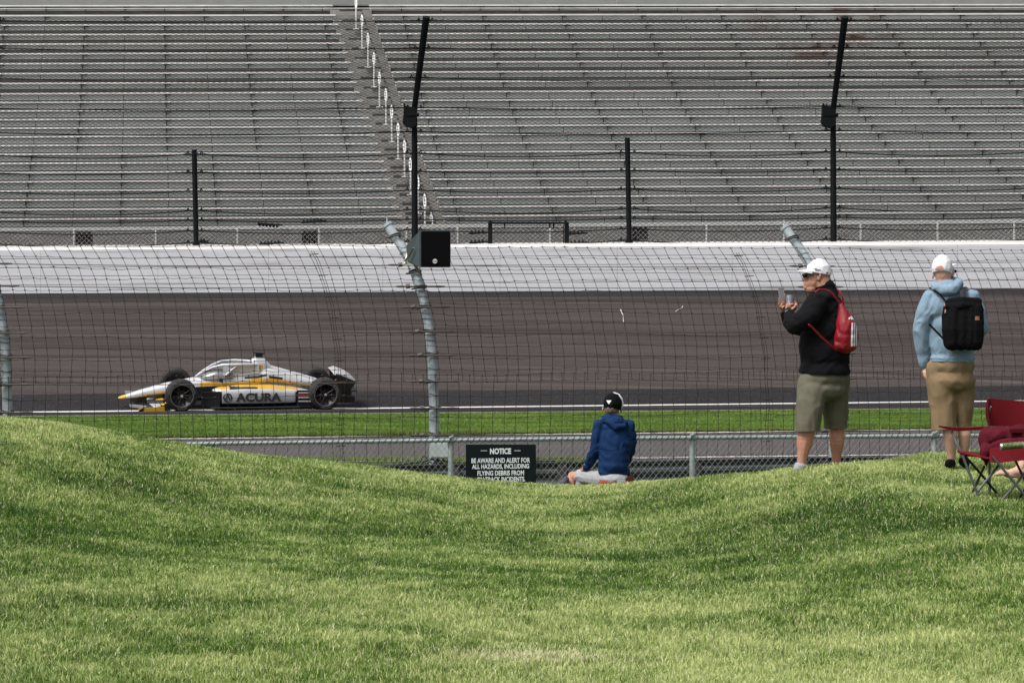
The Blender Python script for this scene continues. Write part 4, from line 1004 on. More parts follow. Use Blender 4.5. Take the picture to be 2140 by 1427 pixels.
for s in (-1, 1): pr += [B.e(1711.5, 581, s * 0.078, 4.2, 2.2, 7.2), B.e(1714, 576, s * 0.081, 3, 2.2, 4)]
pr += B.ch((1730, 640, 0, 20), (1722, 700, 0, 24), (1720, 780, 0, 26), (1720, 810, 0, 24))
pr += B.ch((1706, 640, -.14, 11), (1664, 678, -.20, 9), (1650, 655, -.10, 8.5), (1648, 646, -.07, 8)) + B.ch((1736, 640, .14, 11), (1672, 680, .24, 9), (1642, 652, .16, 8.5), (1637, 640, .12, 8))
pr += B.ch((1704, 815, -.07, 18), (1689, 885, -.12, 18), (1688, 897, -.12, 17.5), (1684, 908, -.11, 19), (1682, 922, -.11, 18), (1679, 942, -.12, 13), (1676, 960, -.12, 10.5), (1675, 972, -.12, 10)) + B.ch((1676, 974, -.12, 9), (1668, 981, -.14, 7))
pr += B.ch((1737, 815, .07, 18), (1748, 882, .12, 17.5), (1749, 897, .12, 16), (1749, 912, .12, 17), (1749, 926, .12, 16), (1748, 945, .12, 11.5), (1748, 962, .12, 10), (1748, 974, .12, 9.5)) + B.ch((1748, 974, .12, 9), (1735, 980, .1, 7.5))
# hand round the can (nearer): palm below, fingers wrapped
pr += [B.e(1654, 643, -.08, 11.5, 9, 9), B.e(1648, 640, -.07, 7, 7, 8)]
pr += B.ch((1659, 639, -.07, 3.2), (1663, 634, -.045, 2.6), (1660, 630, -.01, 2.2)) + B.ch((1658, 643, -.10, 3.0), (1664.5, 638, -.085, 2.6), (1663, 632, -.05, 2.2)) + B.ch((1652, 641, -.115, 3.0), (1652, 636.5, -.122, 2.6), (1658, 635, -.115, 2.3)) + B.ch((1648, 641, -.11, 2.8), (1647, 634, -.11, 2.4), (1650, 631, -.105, 2.1)) + B.ch((1656, 646, -.12, 2.8), (1661, 641.5, -.12, 2.4), (1662, 639, -.10, 2.1))
# hand with the phone (farther)
pr += [B.e(1636, 638, .10, 9, 8, 11)] + B.ch((1631, 638, .11, 3.0), (1628.3, 630, .08, 2.5), (1628.5, 623, .06, 2.1)) + B.ch((1630, 643, .10, 3.0), (1628, 636, .06, 2.5), (1631, 629, .04, 2.1)) + B.ch((1634, 646, .08, 2.8), (1631, 641, .04, 2.5), (1635, 635, .03, 2.1)) + B.ch((1641, 640, .09, 3.2), (1643, 630, .08, 2.6), (1641, 622, .07, 2.2), (1640, 615, .065, 2.0)) + B.ch((1637, 647, .07, 2.6), (1636, 643, .03, 2.3), (1639, 640, .02, 2.0))
organic('body', pr, 0.0052, M['skin'], pa, 3)
# black jacket
pr = [B.e(1725, 648, 0, 44, 44, 34), B.e(1724, 690, 0, 50, 50, 50), B.e(1722, 735, 0, 54, 52, 50), B.e(1723, 775, 0, 55, 52, 42), B.e(1740, 660, 0, 33, 42, 34), B.e(1722, 622, 0, 30, 46, 17), B.e(1696, 720, 0, 27, 36, 50), B.e(1750, 725, 0, 29, 36, 60)]
pr += B.ch((1726, 600, 0, 20), (1727, 620, 0, 26)) 
pr += B.ch((1706, 636, -.15, 25), (1692, 660, -.20, 24), (1660, 680, -.23, 19), (1654, 675, -.20, 18), (1649, 657, -.12, 12)) + B.ch((1735, 636, .15, 25), (1705, 665, .24, 23), (1672, 684, .25, 19), (1650, 668, .2, 16), (1643, 657, .16, 12.5))
organic('jacket', pr, 0.0075, M['jacket'], pa, 16, 0.008, 7, (1, 1, 1.6), cuts=[(B.p(1720, 781), Vector((-0.02, 0, -1)))], seed=1)
pr = B.ch((1712, 601, -.03, 12), (1726, 596, -.04, 13), (1737, 598, -.03, 10)) + B.ch((1712, 602, .04, 12), (1726, 597, .04, 14), (1737, 599, .03, 10))
organic('collar', pr, 0.006, M['jacket'], pa, 2, 0.002, 12, cuts=[(B.p(1712, 598), Vector((-0.35, 0, 1)).normalized())])
# olive shorts
pr = [B.e(1721, 790, 0, 50, 47, 28), B.e(1720, 812, 0, 49, 45, 30)] + B.ch((1697, 822, -.08, 31), (1691, 860, -.11, 29), (1687, 884, -.12, 26.5), (1686, 915, -.12, 26)) + B.ch((1743, 822, .08, 30), (1746, 860, .11, 28), (1746, 884, .12, 24), (1746, 915, .12, 23))
pr += B.ch((1693, 800, -.05, 27), (1684, 872, -.1, 20)) + B.ch((1750, 790, 0.02, 28), (1755, 865, .1, 17))
organic('shorts', pr, 0.0075, M['olive'], pa, 22, 0.011, 7, (1.1, 1, 0.6), cuts=[(B.p(1720, 897), Vector((0.03, 0, -1)))], seed=4)
# cap
tp = (B.p(1711, 571), Vector((-0.20, 0, -1)).normalized())
cap(B, 'cap', 1711, 570, 0, 28, 21.5, 29.5, tp, M['capwhite'], pa, None)
m = MB(); rings = []
for t in np.linspace(-1, 1, 11):
    a = t * 1.15; d = t * 0.078; ix = 1689 + 9 * t * t; ox = 1664.5 + 21 * t ** 2; zz = 567.5 + 2.5 * t * t
    rings.append([B.p(ix, zz - 4, d), B.p((ix + ox) / 2 - 1, zz - 3.2, d), B.p(ox, zz - 2.2, d), B.p(ox, zz - 0.6, d), B.p((ix + ox) / 2, zz + 1.5, d), B.p(ix, zz + 1.5, d)])
m.loft(rings); m.build('cap_brim', M['capwhite'], pa, smooth=True)
cp = [o for o in pa.children if o.name.startswith('cap') and 'brim' not in o.name][0]
M['navy'] = mat('navy_print', (0.10, 0.11, 0.20), 0.8, 0, 0.1, 30)
drape('cap_print', cp, [[(1702, 560.5), (1716, 564), (1715.6, 566), (1701.6, 562.5)], [(1704, 564), (1712, 566.2), (1711.6, 567.6), (1703.6, 565.4)], [(1727, 568), (1730.5, 568.5), (1730, 572), (1726.6, 571.5)]], M['navy'], pa, n=4)
m = MB()
for s in (-1, 1): m.tube([B.p(1679.5, 574.5, s * .03), B.p(1681, 576, s * .05), B.p(1684.5, 576, s * .068)], [B.r(3.6), B.r(4.4), B.r(3)], 12); m.tube([B.p(1685, 573.5, s * .071), B.p(1698, 573, s * .082), B.p(1712, 574, s * .083)], B.r(1.4), 6)
m.tube([B.p(1679.5, 573, -.03), B.p(1679.5, 573, .03)], B.r(1.3), 6)
m.build('sunglasses', M['blackpaint'], pa, smooth=True)
m = MB()
for s, x in ((-.12, 1676), (.12, 1748)):
    m.tube([B.p(x + 7, 974, s), B.p(x, 974, s), B.p(x - 8, 977, s - .01), B.p(x - 12, 980, s - .02), B.p(x - 16, 982, s - 0.02)], [B.r(8), B.r(12), B.r(11.5), B.r(9), B.r(4)], 12)
    m.build('shoe', mat('grey_shoe%d' % int(x), (0.32, 0.33, 0.35), 0.8, 0, 0.2, 12), pa, smooth=True); m = MB()
m = MB(); c = B.p(1648, 653, -.095); m.tube([c + Vector((-.02, 0, -.016)), c + Vector((.02, 0, .012))], B.r(10.8), 14); m.build('watch_strap', M['blackpaint'], pa, smooth=True)
m = MB(); c = B.p(1644, 650.5, -.145); m.obox(c, Vector((0.012, 0, 0.006)), (0, 0.004, 0), (-0.004, 0, 0.010)); m.build('watch_face', M['silver'], pa)
# phone and can
m = MB(); q = [B.p(1625.5, 601.5, .045), B.p(1637.5, 597.5, .075), B.p(1641, 627, .065), B.p(1630, 631, .035)]
nrm = (q[1] - q[0]).cross(q[2] - q[1]).normalized() * 0.008
m.add([p - nrm / 2 for p in q] + [p + nrm / 2 for p in q], [(0, 1, 2, 3), (7, 6, 5, 4), (0, 4, 5, 1), (1, 5, 6, 2), (2, 6, 7, 3), (3, 7, 4, 0)])
tag(m.build('phone', mat('phone_back', (0.27, 0.27, 0.285), 0.5, 0.0, 0.1, 6), bevel=0.003), 'grey smartphone held up by the man in the black jacket', 'phone')
M['can'] = mat('can_print', (0.35, 0.37, 0.42), 0.35, 0.4, 0.1, 8)
def checker_mask(m, sc_, lo_z, hi_z):
    t = m.node_tree; tc = t.nodes.new('ShaderNodeTexCoord'); ck = t.nodes.new('ShaderNodeTexChecker'); ck.inputs['Scale'].default_value = sc_
    mp = t.nodes.new('ShaderNodeMapping'); mp.inputs['Rotation'].default_value = (0, R(45), 0); t.links.new(tc.outputs['Object'], mp.inputs[0]); t.links.new(mp.outputs[0], ck.inputs['Vector']); return ck.outputs['Fac']
mixin(M['can'], checker_mask(M['can'], 110, 0, 0), (0.06, 0.08, 0.22))
cn = thing('drink_can', 'small blue and white drink can in the hand of the man in black', 'can', B.p(1651, 640, -.06))
m = MB(); m.tube([B.p(1651, 642, -.06), B.p(1651, 622, -.06), B.p(1651, 618.5, -.06)], [B.r(8), B.r(8), B.r(7)], 20); m.build('can_body', M['can'], cn, smooth=True)
m = MB(); m.tube([B.p(1651, 618.4, -.06), B.p(1651, 616.4, -.06)], B.r(7.1), 20); m.build('can_lid', mat('can_lid', (0.5, 0.46, 0.32), 0.35, 0.5, 0.1, 8), cn, smooth=True)
# red drawstring bag
bagroot = thing('drawstring_bag', 'red nylon drawstring bag with three white stripes on the back of the man in black', 'bag', B.p(1767, 735, -.16))
pr = [B.e(1766, 705, -.14, 27, 26, 32), B.e(1768, 690, -.15, 23, 24, 34), B.e(1764, 720, -.13, 29, 26, 19), B.e(1774, 700, -.13, 20, 22, 32), B.e(1752, 722, -.14, 15, 20, 15)] + B.ch((1758, 638, -.14, 5), (1762, 655, -.15, 12), (1766, 680, -.15, 21))
bag = organic('pouch', pr, 0.006, M['red'], bagroot, 4, 0.006, 9, (1.7, 1, 0.45), seed=8)
m = MB(); m.tube([B.p(1703, 611, -.245), B.p(1711, 604.5, -.235), B.p(1724, 605, -.225), B.p(1735, 609, -.225), B.p(1746, 622, -.215), B.p(1757, 635, -.20)], B.r(1.8), 6); m.build('cord', M['red'], bagroot)
m = MB(); m.tube([B.p(1750, 605, -.08), B.p(1756, 609, -.19), B.p(1760, 619, -.20), B.p(1762, 634, -.19)], B.r(1.9), 6); m.tube([B.p(1764, 634, -.18), B.p(1760, 618, -.19), B.p(1755, 608, -.14)], B.r(1.3), 6); m.build('cord', M['red'], bagroot)
m = MB(); m.tube([B.p(1690, 678, -.34), B.p(1697, 684, -.325), B.p(1716, 704, -.28), B.p(1738, 724, -.235), B.p(1748, 732, -.2)], B.r(2.2), 6); m.build('cord', M['red'], bagroot)
drape('stripe', bag, [[(1779.5, 674), (1783, 674), (1782, 724), (1778, 724)]], M['capwhite'], bagroot, n=16)
drape('stripe', bag, [[(1784.7, 674), (1787.6, 674), (1786.8, 724), (1783.6, 724)]], M['capwhite'], bagroot, n=16)
drape('stripe', bag, [[(1789, 674), (1791.3, 674.5), (1791, 722), (1788.3, 724)]], M['capwhite'], bagroot, n=16)
drape('logo', bag, [[(1773, 665), (1779, 660), (1781, 663), (1774, 667.5)], [(1779, 660), (1784, 665), (1783.5, 668), (1779.5, 664)], [(1776, 664), (1780, 662), (1782, 667), (1779, 668)]], M['capwhite'], bagroot, n=5)

# man in the pale blue hoodie ---------------------------------------------
B = Body(20.3)
pb = thing('person', 'man in pale blue hoodie, khaki shorts and white cap seen from behind, hand in pocket', 'person', Vector((B.p(1990, 974).x, 20.3, B.p(0, 974).z)))
pr = [B.e(1970, 560, 0, 20.5, 24, 27), B.e(1971, 574, -.01, 17.5, 19, 17), B.e(1976, 585, .04, 13, 16, 14), B.e(1990, 569, .05, 5, 7, 9), B.e(1991, 573, .07, 4, 4, 3)]
pr += [B.e(1949.5, 577, .01, 2.3, 4.2, 6.8), B.e(1991, 574, .0, 2.3, 4.2, 6.8)] + B.ch((1972, 582, -.01, 16), (1976, 605, -.01, 18), (1984, 640, 0, 20), (1988, 720, 0, 22), (1990, 785, 0, 24))
pr += B.ch((1942, 628, 0, 9), (1925, 690, 0.02, 8), (1931, 755, .06, 8), (1934, 768, .07, 8)) + B.ch((2034, 628, 0, 9), (2048, 688, .02, 8), (2022, 702, .22, 8), (2010, 700, .28, 8))
pr += [B.e(1934, 774, .06, 6, 8, 9)] + B.ch((1930, 776, .04, 2.6), (1932, 786, .03, 2.4), (1935, 793, .04, 2)) + B.ch((1934, 778, .03, 2.6), (1936, 788, .02, 2.4), (1938, 796, .03, 2)) + B.ch((1937, 778, .04, 2.6), (1940, 788, .03, 2.4), (1942, 795, .04, 2)) + B.ch((1939, 775, .06, 2.4), (1943, 785, .05, 2.2), (1945, 791, .06, 2)) + B.ch((1930, 770, .08, 2.8), (1928, 779, .10, 2.5), (1930, 786, .11, 2.2))
pr += [B.e(2004, 700, .30, 8, 6, 8)] + B.ch((2000, 696, .33, 2.4), (1994, 694, .34, 2.0)) + B.ch((1999, 700, .33, 2.4), (1992, 699, .34, 2.0)) + B.ch((1999, 704, .33, 2.4), (1993, 704, .34, 2.0)) + B.ch((2000, 708, .32, 2.3), (1995, 709, .33, 1.9)) + B.ch((2006, 693, .30, 2.6), (2001, 688, .33, 2.2))
pr += B.ch((1976, 800, 0, 18), (1981, 878, -.02, 17), (1985, 893, -.02, 16), (1985.5, 910, -.03, 16.2), (1986.5, 928, -.02, 13), (1988, 946, -.01, 10), (1988, 962, 0, 9)) + B.ch((1988, 964, 0, 8), (1985, 970, .12, 7))
pr += B.ch((2008, 800, .02, 17), (2014, 870, .05, 15.5), (2015, 893, .05, 14), (2015.5, 908, .04, 14), (2015.5, 928, .05, 11.5), (2014, 946, .06, 9), (2014, 960, .07, 8.4)) + B.ch((2014, 961, .07, 8), (2017, 967, .19, 7))
organic('body', pr, 0.0052, M['skin2'], pb, 3)
pr = [B.e(1985, 640, 0, 46, 32, 36), B.e(1988, 680, 0, 45, 34, 44), B.e(1990, 725, 0, 47, 36, 40), B.e(1990, 750, 0, 48, 36, 22), B.e(1984, 614, 0, 44, 27, 13), B.e(1962, 640, 0, 32, 28, 34), B.e(1953, 700, .02, 15, 20, 46)]
pr += B.ch((1944, 622, 0, 17), (1932, 655, 0, 20), (1926, 695, .02, 18.5), (1927, 730, .04, 15), (1933, 760, .06, 11.5)) + B.ch((2032, 622, 0, 17), (2042, 655, 0, 18), (2049, 685, .03, 16.5), (2042, 700, .1, 14), (2022, 705, .22, 11))
organic('hoodie', pr, 0.0075, M['hoodie'], pb, 16, 0.011, 6.5, (1.2, 1, 1), cuts=[(B.p(1990, 752), Vector((0, 0, -1)))] if False else (), seed=11)
pr = B.ch((1955, 601, -.05, 9), (1972, 607, -.10, 11), (1990, 605, -.11, 13), (2004, 593, -.06, 10), (2000, 586, .02, 7)) + B.ch((1952, 598, -.02, 7), (1958, 592, .03, 8), (1972, 590, .04, 9), (1990, 585, .03, 8)) + [B.e(1984, 597, -.05, 22, 18, 13), B.e(1968, 599, -.04, 17, 16, 10), B.e(1982, 612, -.10, 12, 9, 8)]
organic('hood', pr, 0.006, M['hoodie'], pb, 3, 0.008, 9, (1, 1, 1.4), seed=3)
hm = organic('hem_rib', [B.e(1990, 755, 0, 49.5, 37, 12), B.e(1990, 748, 0, 49.5, 37, 12)], 0.007, M['hoodie'], pb, 2, 0.002, 20, (3, 3, 0.2), cuts=[(B.p(1990, 754), Vector((0, 0, -1))), (B.p(1990, 743), Vector((0, 0, 1)))])
pr = [B.e(1990, 765, 0, 49, 37, 26), B.e(1989, 795, 0, 51, 38, 30)] + B.ch((1967, 800, 0, 31), (1970, 850, -.01, 28), (1972, 885, -.02, 26.5), (1973, 910, -.02, 26)) + B.ch((2012, 800, .02, 27), (2012, 850, .04, 23), (2013, 880, .05, 18), (2013, 910, .05, 17)) + B.ch((1956, 770, 0, 20), (1957, 860, -.01, 13))
organic('shorts', pr, 0.0075, M['khaki'], pb, 22, 0.011, 7, (1.1, 1, 0.6), cuts=[(B.p(1972, 895.5), Vector((0.10, 0, -1)).normalized())], seed=21)
tp = (B.p(1968, 569, -.05), Vector((-0.10, -0.30, -1)).normalized())
cp = cap(B, 'cap', 1969, 561, 0, 22.5, 27, 29.5, tp, M['capwhite'], pb, None)
drape('cap_opening', cp, [[(1953.5, 565), (1973.5, 563), (1971, 557.5), (1957, 558.5)]], M['skin'], pb, n=10, off=0.002)
drape('cap_opening', cp, [[(1957, 558.5), (1971, 557.5), (1968, 555.5), (1960, 556)]], M['skin'], pb, n=6, off=0.002)
m = MB(); rings = []
for t in np.linspace(-1, 1, 9):
    d = 0.075 - 0.0 * t; a = t
    # brim points forward-right
    bx = 1987 + 0 * t; base = B.p(1986 - 14 * (t > 0) * t - 3 * (t < 0) * -t, 553 + 3 * t * t, 0.07 + 0.055 * t); tip = B.p(2001 - 9 * t * t, 550.5 + 5 * t * t, 0.125 + 0.085 * t)
    up = Vector((0, 0, 0.006)); rings.append([base - up, tip - up * 0.4, tip + up * 0.4, base + up])
m.loft(rings); m.build('cap_brim', M['capwhite'], pb, smooth=True)
m = MB(); m.tube([B.p(1990.5, 565, .02), B.p(1994.5, 565.5, .07), B.p(1996, 567, .085)], [B.r(1.2), B.r(1.8), B.r(4)], 8); m.build('sunglasses', M['blackpaint'], pb, smooth=True)
for x, y, d, dx in ((1987, 968, 0, -3), (2013.5, 964, .07, 3)):
    m = MB(); m.tube([B.p(x - dx * .6, y + 1, d - .06), B.p(x, y, d - .03), B.p(x + dx * .5, y, d + .04), B.p(x + dx, y + 3, d + .14), B.p(x + dx * 1.3, y + 5, d + .2)], [B.r(7), B.r(10.5), B.r(11), B.r(10), B.r(5)], 12); m.build('shoe', M['pack'], pb, smooth=True)
# black backpack
bp = thing('backpack', 'black backpack with a small orange patch worn over the pale blue hoodie', 'backpack', B.p(2010, 735, -.16))
pr = []
for x in (1990, 2008, 2026, 2036): 
    pr += B.ch((x + 2, 648, -.22, 18), (x - 2 * (x < 2000), 690, -.24, 20), (x, 714, -.24, 19))
pr += B.ch((1992, 640, -.20, 15), (2040, 638, -.20, 12)) + B.ch((1984, 700, -.22, 14), (1992, 718, -.22, 15)) + B.ch((2046, 690, -.2, 8), (2044, 722, -.2, 9)) + B.ch((1984, 640, -.2, 12), (1982, 660, -.21, 14), (1980, 690, -.21, 12))
pk = organic('bag', pr, 0.006, M['pack'], bp, 3, 0.005, 9, seed=31)
pr = B.ch((1984, 632, -.22, 9), (2010, 629, -.24, 9), (2044, 631, -.22, 9)) + B.ch((1982, 641, -.24, 8), (2010, 639, -.27, 9), (2046, 640, -.24, 8))
organic('lid', pr, 0.006, M['pack'], bp, 2, 0.004, 10)
pr = B.ch((2046, 672, -.25, 7), (2047, 700, -.26, 8.5), (2045, 715, -.25, 7)); organic('side_pocket', pr, 0.006, mat('dark_grey_nylon', (0.014, 0.014, 0.016), 0.7, 0, 0.3, 25), bp, 2, 0.003, 14)
m = MB(); m.tube([B.p(2014, 628, -.18), B.p(2011, 610, -.15), B.p(2014, 602, -.06), B.p(2018, 601, 0.0)], [B.r(6), B.r(6), B.r(5.5), B.r(5)], 8, flat=0.4); m.build('shoulder_strap', mat('strap_grey', (0.012, 0.012, 0.014), 0.8, 0, 0.2, 20), bp, smooth=True)
m = MB(); m.tube([B.p(1978, 632, -.17), B.p(1966, 617, -.14), B.p(1950, 604, -.06), B.p(1944, 602, 0.0)], B.r(2.2), 6); m.build('shoulder_strap', M['pack'], bp)
m = MB(); m.tube([B.p(1942, 678, -.13), B.p(1950, 686, -.17), B.p(1964, 700, -.21), B.p(1976, 713, -.24)], B.r(3.3), 6, flat=0.6); m.build('lower_strap', M['pack'], bp, smooth=True)
M['orange'] = mat('orange_leather', (0.26, 0.10, 0.045), 0.7, 0, 0.15, 20)
drape('patch', pk, [[(2038, 669), (2047, 669), (2047, 661), (2038, 661)]], M['orange'], bp, n=6, off=0.006)
m = MB(); m.tube([B.p(1974, 634, -.25), B.p(1974, 640, -.26)], B.r(1.5), 5); m.tube([B.p(1976, 647, -.26), B.p(1975, 654, -.27)], B.r(1.5), 5); m.tube([B.p(2046, 731, -.22), B.p(2043, 733, -.22)], B.r(1.6), 5); m.build('zip_pull', mat('pink_pull', (0.35, 0.18, 0.15), 0.7, 0, 0.1, 20), bp)

# seated man ---------------------------------------------------------------
B = Body(25.0)
pc = thing('person', 'seated man in royal blue hooded jacket and black cap with white triangle', 'person', Vector((B.p(1285, 1020).x, 25, B.p(0, 1020).z)))
pr = [B.e(1280, 845, 0, 17, 21, 21), B.e(1279, 856, 0, 15.5, 17, 14), B.e(1281, 866, .03, 11, 13, 9), B.e(1260, 855, .01, 2.2, 3.5, 5.5), B.e(1298, 857, .01, 2.2, 3.5, 5.5), B.e(1287, 857, .09, 6, 4, 7)]
pr += B.ch((1280, 860, 0, 13), (1283, 880, 0, 14), (1285, 910, 0, 15), (1283, 960, 0, 15), (1280, 1002, 0, 13))
pr += B.ch((1254, 892, 0, 7), (1247, 936, .02, 6.5), (1228, 970, .14, 7), (1221, 980, .2, 6)) + [B.e(1219, 984, .22, 6, 6, 5)] + B.ch((1216, 984, .24, 2.2), (1211, 988, .26, 2.0), (1209, 992, .26, 1.7)) + B.ch((1218, 987, .23, 2.2), (1213, 991, .24, 2), (1212, 995, .24, 1.7)) + B.ch((1221, 988, .22, 2.2), (1217, 993, .22, 2), (1216, 997, .22, 1.7)) + B.ch((1223, 986, .2, 2.1), (1220, 992, .2, 1.9), (1219, 995, .2, 1.6)) + B.ch((1217, 980, .24, 2.4), (1212, 981, .28, 2.0), (1209, 984, .28, 1.8))
pr += B.ch((1312, 895, 0, 7), (1315, 938, .08, 6), (1308, 960, .28, 5.5), (1300, 975, .36, 6)) + [B.e(1297, 978, .38, 6, 6, 5)] + B.ch((1294, 978, .4, 2.2), (1289, 981, .42, 1.8)) + B.ch((1295, 981, .4, 2.2), (1290, 985, .42, 1.8)) + B.ch((1297, 983, .4, 2.2), (1293, 988, .41, 1.8)) + B.ch((1299, 983, .39, 2.1), (1296, 989, .4, 1.7)) + B.ch((1296, 974, .38, 2.3), (1291, 973, .41, 1.9))
pr += B.ch((1264, 1003, .05, 12), (1202, 996, .34, 12.5), (1197, 995, .36, 11.5), (1193, 1010, .33, 10.5), (1188, 1030, .30, 10), (1182, 1062, .28, 7), (1181, 1074, .28, 6.5), (1172, 1080, .4, 5.5))
pr += B.ch((1300, 1003, .05, 12), (1282, 992, .48, 12.5), (1280, 1010, .5, 10.5), (1279, 1060, .5, 7), (1272, 1078, .6, 5.5))
organic('body', pr, 0.0055, M['skin'], pc, 3)
pr = [B.e(1283, 915, 0, 34, 24, 30), B.e(1284, 945, 0, 33, 26, 30), B.e(1282, 972, 0, 34, 28, 26), B.e(1284, 893, 0, 34, 19, 12), B.e(1296, 930, 0, 27, 22, 32)]
pr += [B.e(1284, 930, 0, 36, 26, 46), B.e(1283, 958, 0, 34, 27, 38)]
pr += B.ch((1252, 888, 0, 13), (1248, 912, 0, 14), (1247, 938, .02, 13.5), (1238, 955, .08, 12), (1225, 978, .18, 8)) + B.ch((1314, 888, 0, 13), (1318, 912, .02, 13), (1316, 940, .08, 12), (1309, 960, .28, 10), (1301, 972, .34, 8)) + B.ch((1268, 985, 0, 20), (1300, 988, 0, 18))
organic('jacket', pr, 0.0075, M['royal'], pc, 24, 0.013, 7, (1, 1, 1.3), cuts=[(B.p(1282, 992), Vector((-0.09, 0, -1)).normalized())], seed=41)
pr = B.ch((1258, 882, -.02, 7), (1272, 874, -.04, 9), (1290, 876, -.06, 9), (1304, 884, -.06, 7)) + B.ch((1272, 880, -.08, 8), (1288, 892, -.11, 8), (1302, 890, -.09, 7)) + [B.e(1286, 880, -.05, 20, 17, 11)] + B.ch((1264, 874, .03, 6), (1280, 869, .02, 7), (1297, 874, .03, 6))
organic('hood', pr, 0.006, M['royal'], pc, 2, 0.010, 9, (1, 1, 1.3), seed=5)
pr = [B.e(1284, 1000, 0, 34, 30, 16)] + B.ch((1265, 1002, .04, 20), (1215, 995, .28, 15), (1207, 995, .31, 14.5)) + B.ch((1300, 1000, .05, 18), (1285, 994, .42, 14)) + B.ch((1215, 1004, .28, 12), (1212, 1015, .28, 10))
organic('shorts', pr, 0.0075, M['grey'], pc, 4, 0.008, 7, cuts=[(B.p(1204.5, 995, .3), Vector((-1, 0.35, 0.12)).normalized())], seed=6)
organic('hair', [B.e(1279, 853, -.01, 16.5, 19.5, 15)], 0.006, M['hair'], pc, 1, 0.001, 60, cuts=[(B.p(1279, 867), Vector((0, 0.1, -1))), (B.p(1279, 850, .06), Vector((0, 1, 0)))])
tp = (B.p(1280, 855, -.08), Vector((0, -0.12, -1)).normalized())
cp = organic('cap', [B.e(1280.5, 843, 0, 20.5, 23.5, 23)], 0.006, M['pack'], pc, 2, 0.002, 20, cuts=[tp])
wh = organic('cap_front', [B.e(1283.5, 843.5, .03, 20.5, 20, 24.5)], 0.006, M['capwhite'], pc, 2, 0.001, 20, cuts=[(B.p(1284, 853), Vector((0, 0, -1))), (B.p(1284, 840, -.015), Vector((-0.28, -1, -0.35)).normalized())])
m = MB(); rings = []
for t in np.linspace(-1, 1, 7): rings.append([B.p(1284 + 16 * t, 852 + 2 * t * t, .10 - .03 * t * t), B.p(1286 + 14 * t, 853 + 3 * t * t, .19 - .05 * t * t), B.p(1286 + 14 * t, 851.5 + 3 * t * t, .19 - .05 * t * t), B.p(1284 + 16 * t, 850 + 2 * t * t, .10 - .03 * t * t)])
m.loft(rings); m.build('cap_brim', M['capwhite'], pc, smooth=True)
drape('cap_triangle', cp, [[(1267, 836.3), (1278, 836.3), (1272.4, 844.8), (1272.2, 844.8)]], M['capwhite'], pc, n=8, off=0.003)
# his low seat
st_ = thing('low_seat', 'low rust red folding seat under the man in blue', 'seat', Vector((B.p(1285, 1020).x, 25.0, B.p(0, 1030).z)))
pr = B.ch((1258, 1010, -.1, 8), (1290, 1010, -.1, 8), (1308, 1010, -.08, 7)) + B.ch((1258, 1010, .2, 8), (1300, 1010, .2, 8)) + B.ch((1262, 1010, 0.05, 9), (1300, 1010, .05, 9))
organic('cushion', pr, 0.008, mat('rust_red_cloth', (0.20, 0.035, 0.018), 0.8, 0, 0.2, 12), st_, 3, 0.006, 9)
m = MB(); m.add([B.p(1301, 1003, -.12), B.p(1322, 989, -.08), B.p(1326, 1012, -.05), B.p(1308, 1014, -.1), B.p(1301, 1003, .02), B.p(1322, 989, .05), B.p(1326, 1012, .05), B.p(1308, 1014, .02)], [(0, 1, 2, 3), (7, 6, 5, 4), (0, 4, 5, 1), (1, 5, 6, 2), (2, 6, 7, 3), (3, 7, 4, 0)])
m.build('folded_back', mat('rust_red_cloth2', (0.17, 0.035, 0.025), 0.8, 0, 0.2, 12), st_, bevel=0.008)
m = MB(); m.obox(B.p(1298, 1006, -.14), (B.r(9), 0, 0), (0, 0.02, 0), (0, 0, B.r(3))); m.build('cloth_tag', M['grey'], st_, bevel=0.004)
m = MB()
for x in (1256, 1312):
    for d in (-.12, .2): m.tube([B.p(x, 1010, d), B.p(x + (4 if x > 1280 else -4), 1062, d)], 0.01, 6)
m.build('seat_leg', M['darksteel'], st_)
pr = [B.e(1178, 1012, .25, 11, 12, 12), B.e(1182, 1004, .25, 7, 9, 10), B.e(1172, 1020, .25, 10, 10, 9), B.e(1178, 1032, .25, 12, 12, 14)]
tag(organic('duffel_bag', pr, 0.008, mat('dark_grey_cloth', (0.05, 0.052, 0.06), 0.8, 0, 0.3, 12), None, 2, 0.012, 10), 'dark grey soft bag on the grass at the knee of the seated man', 'bag')

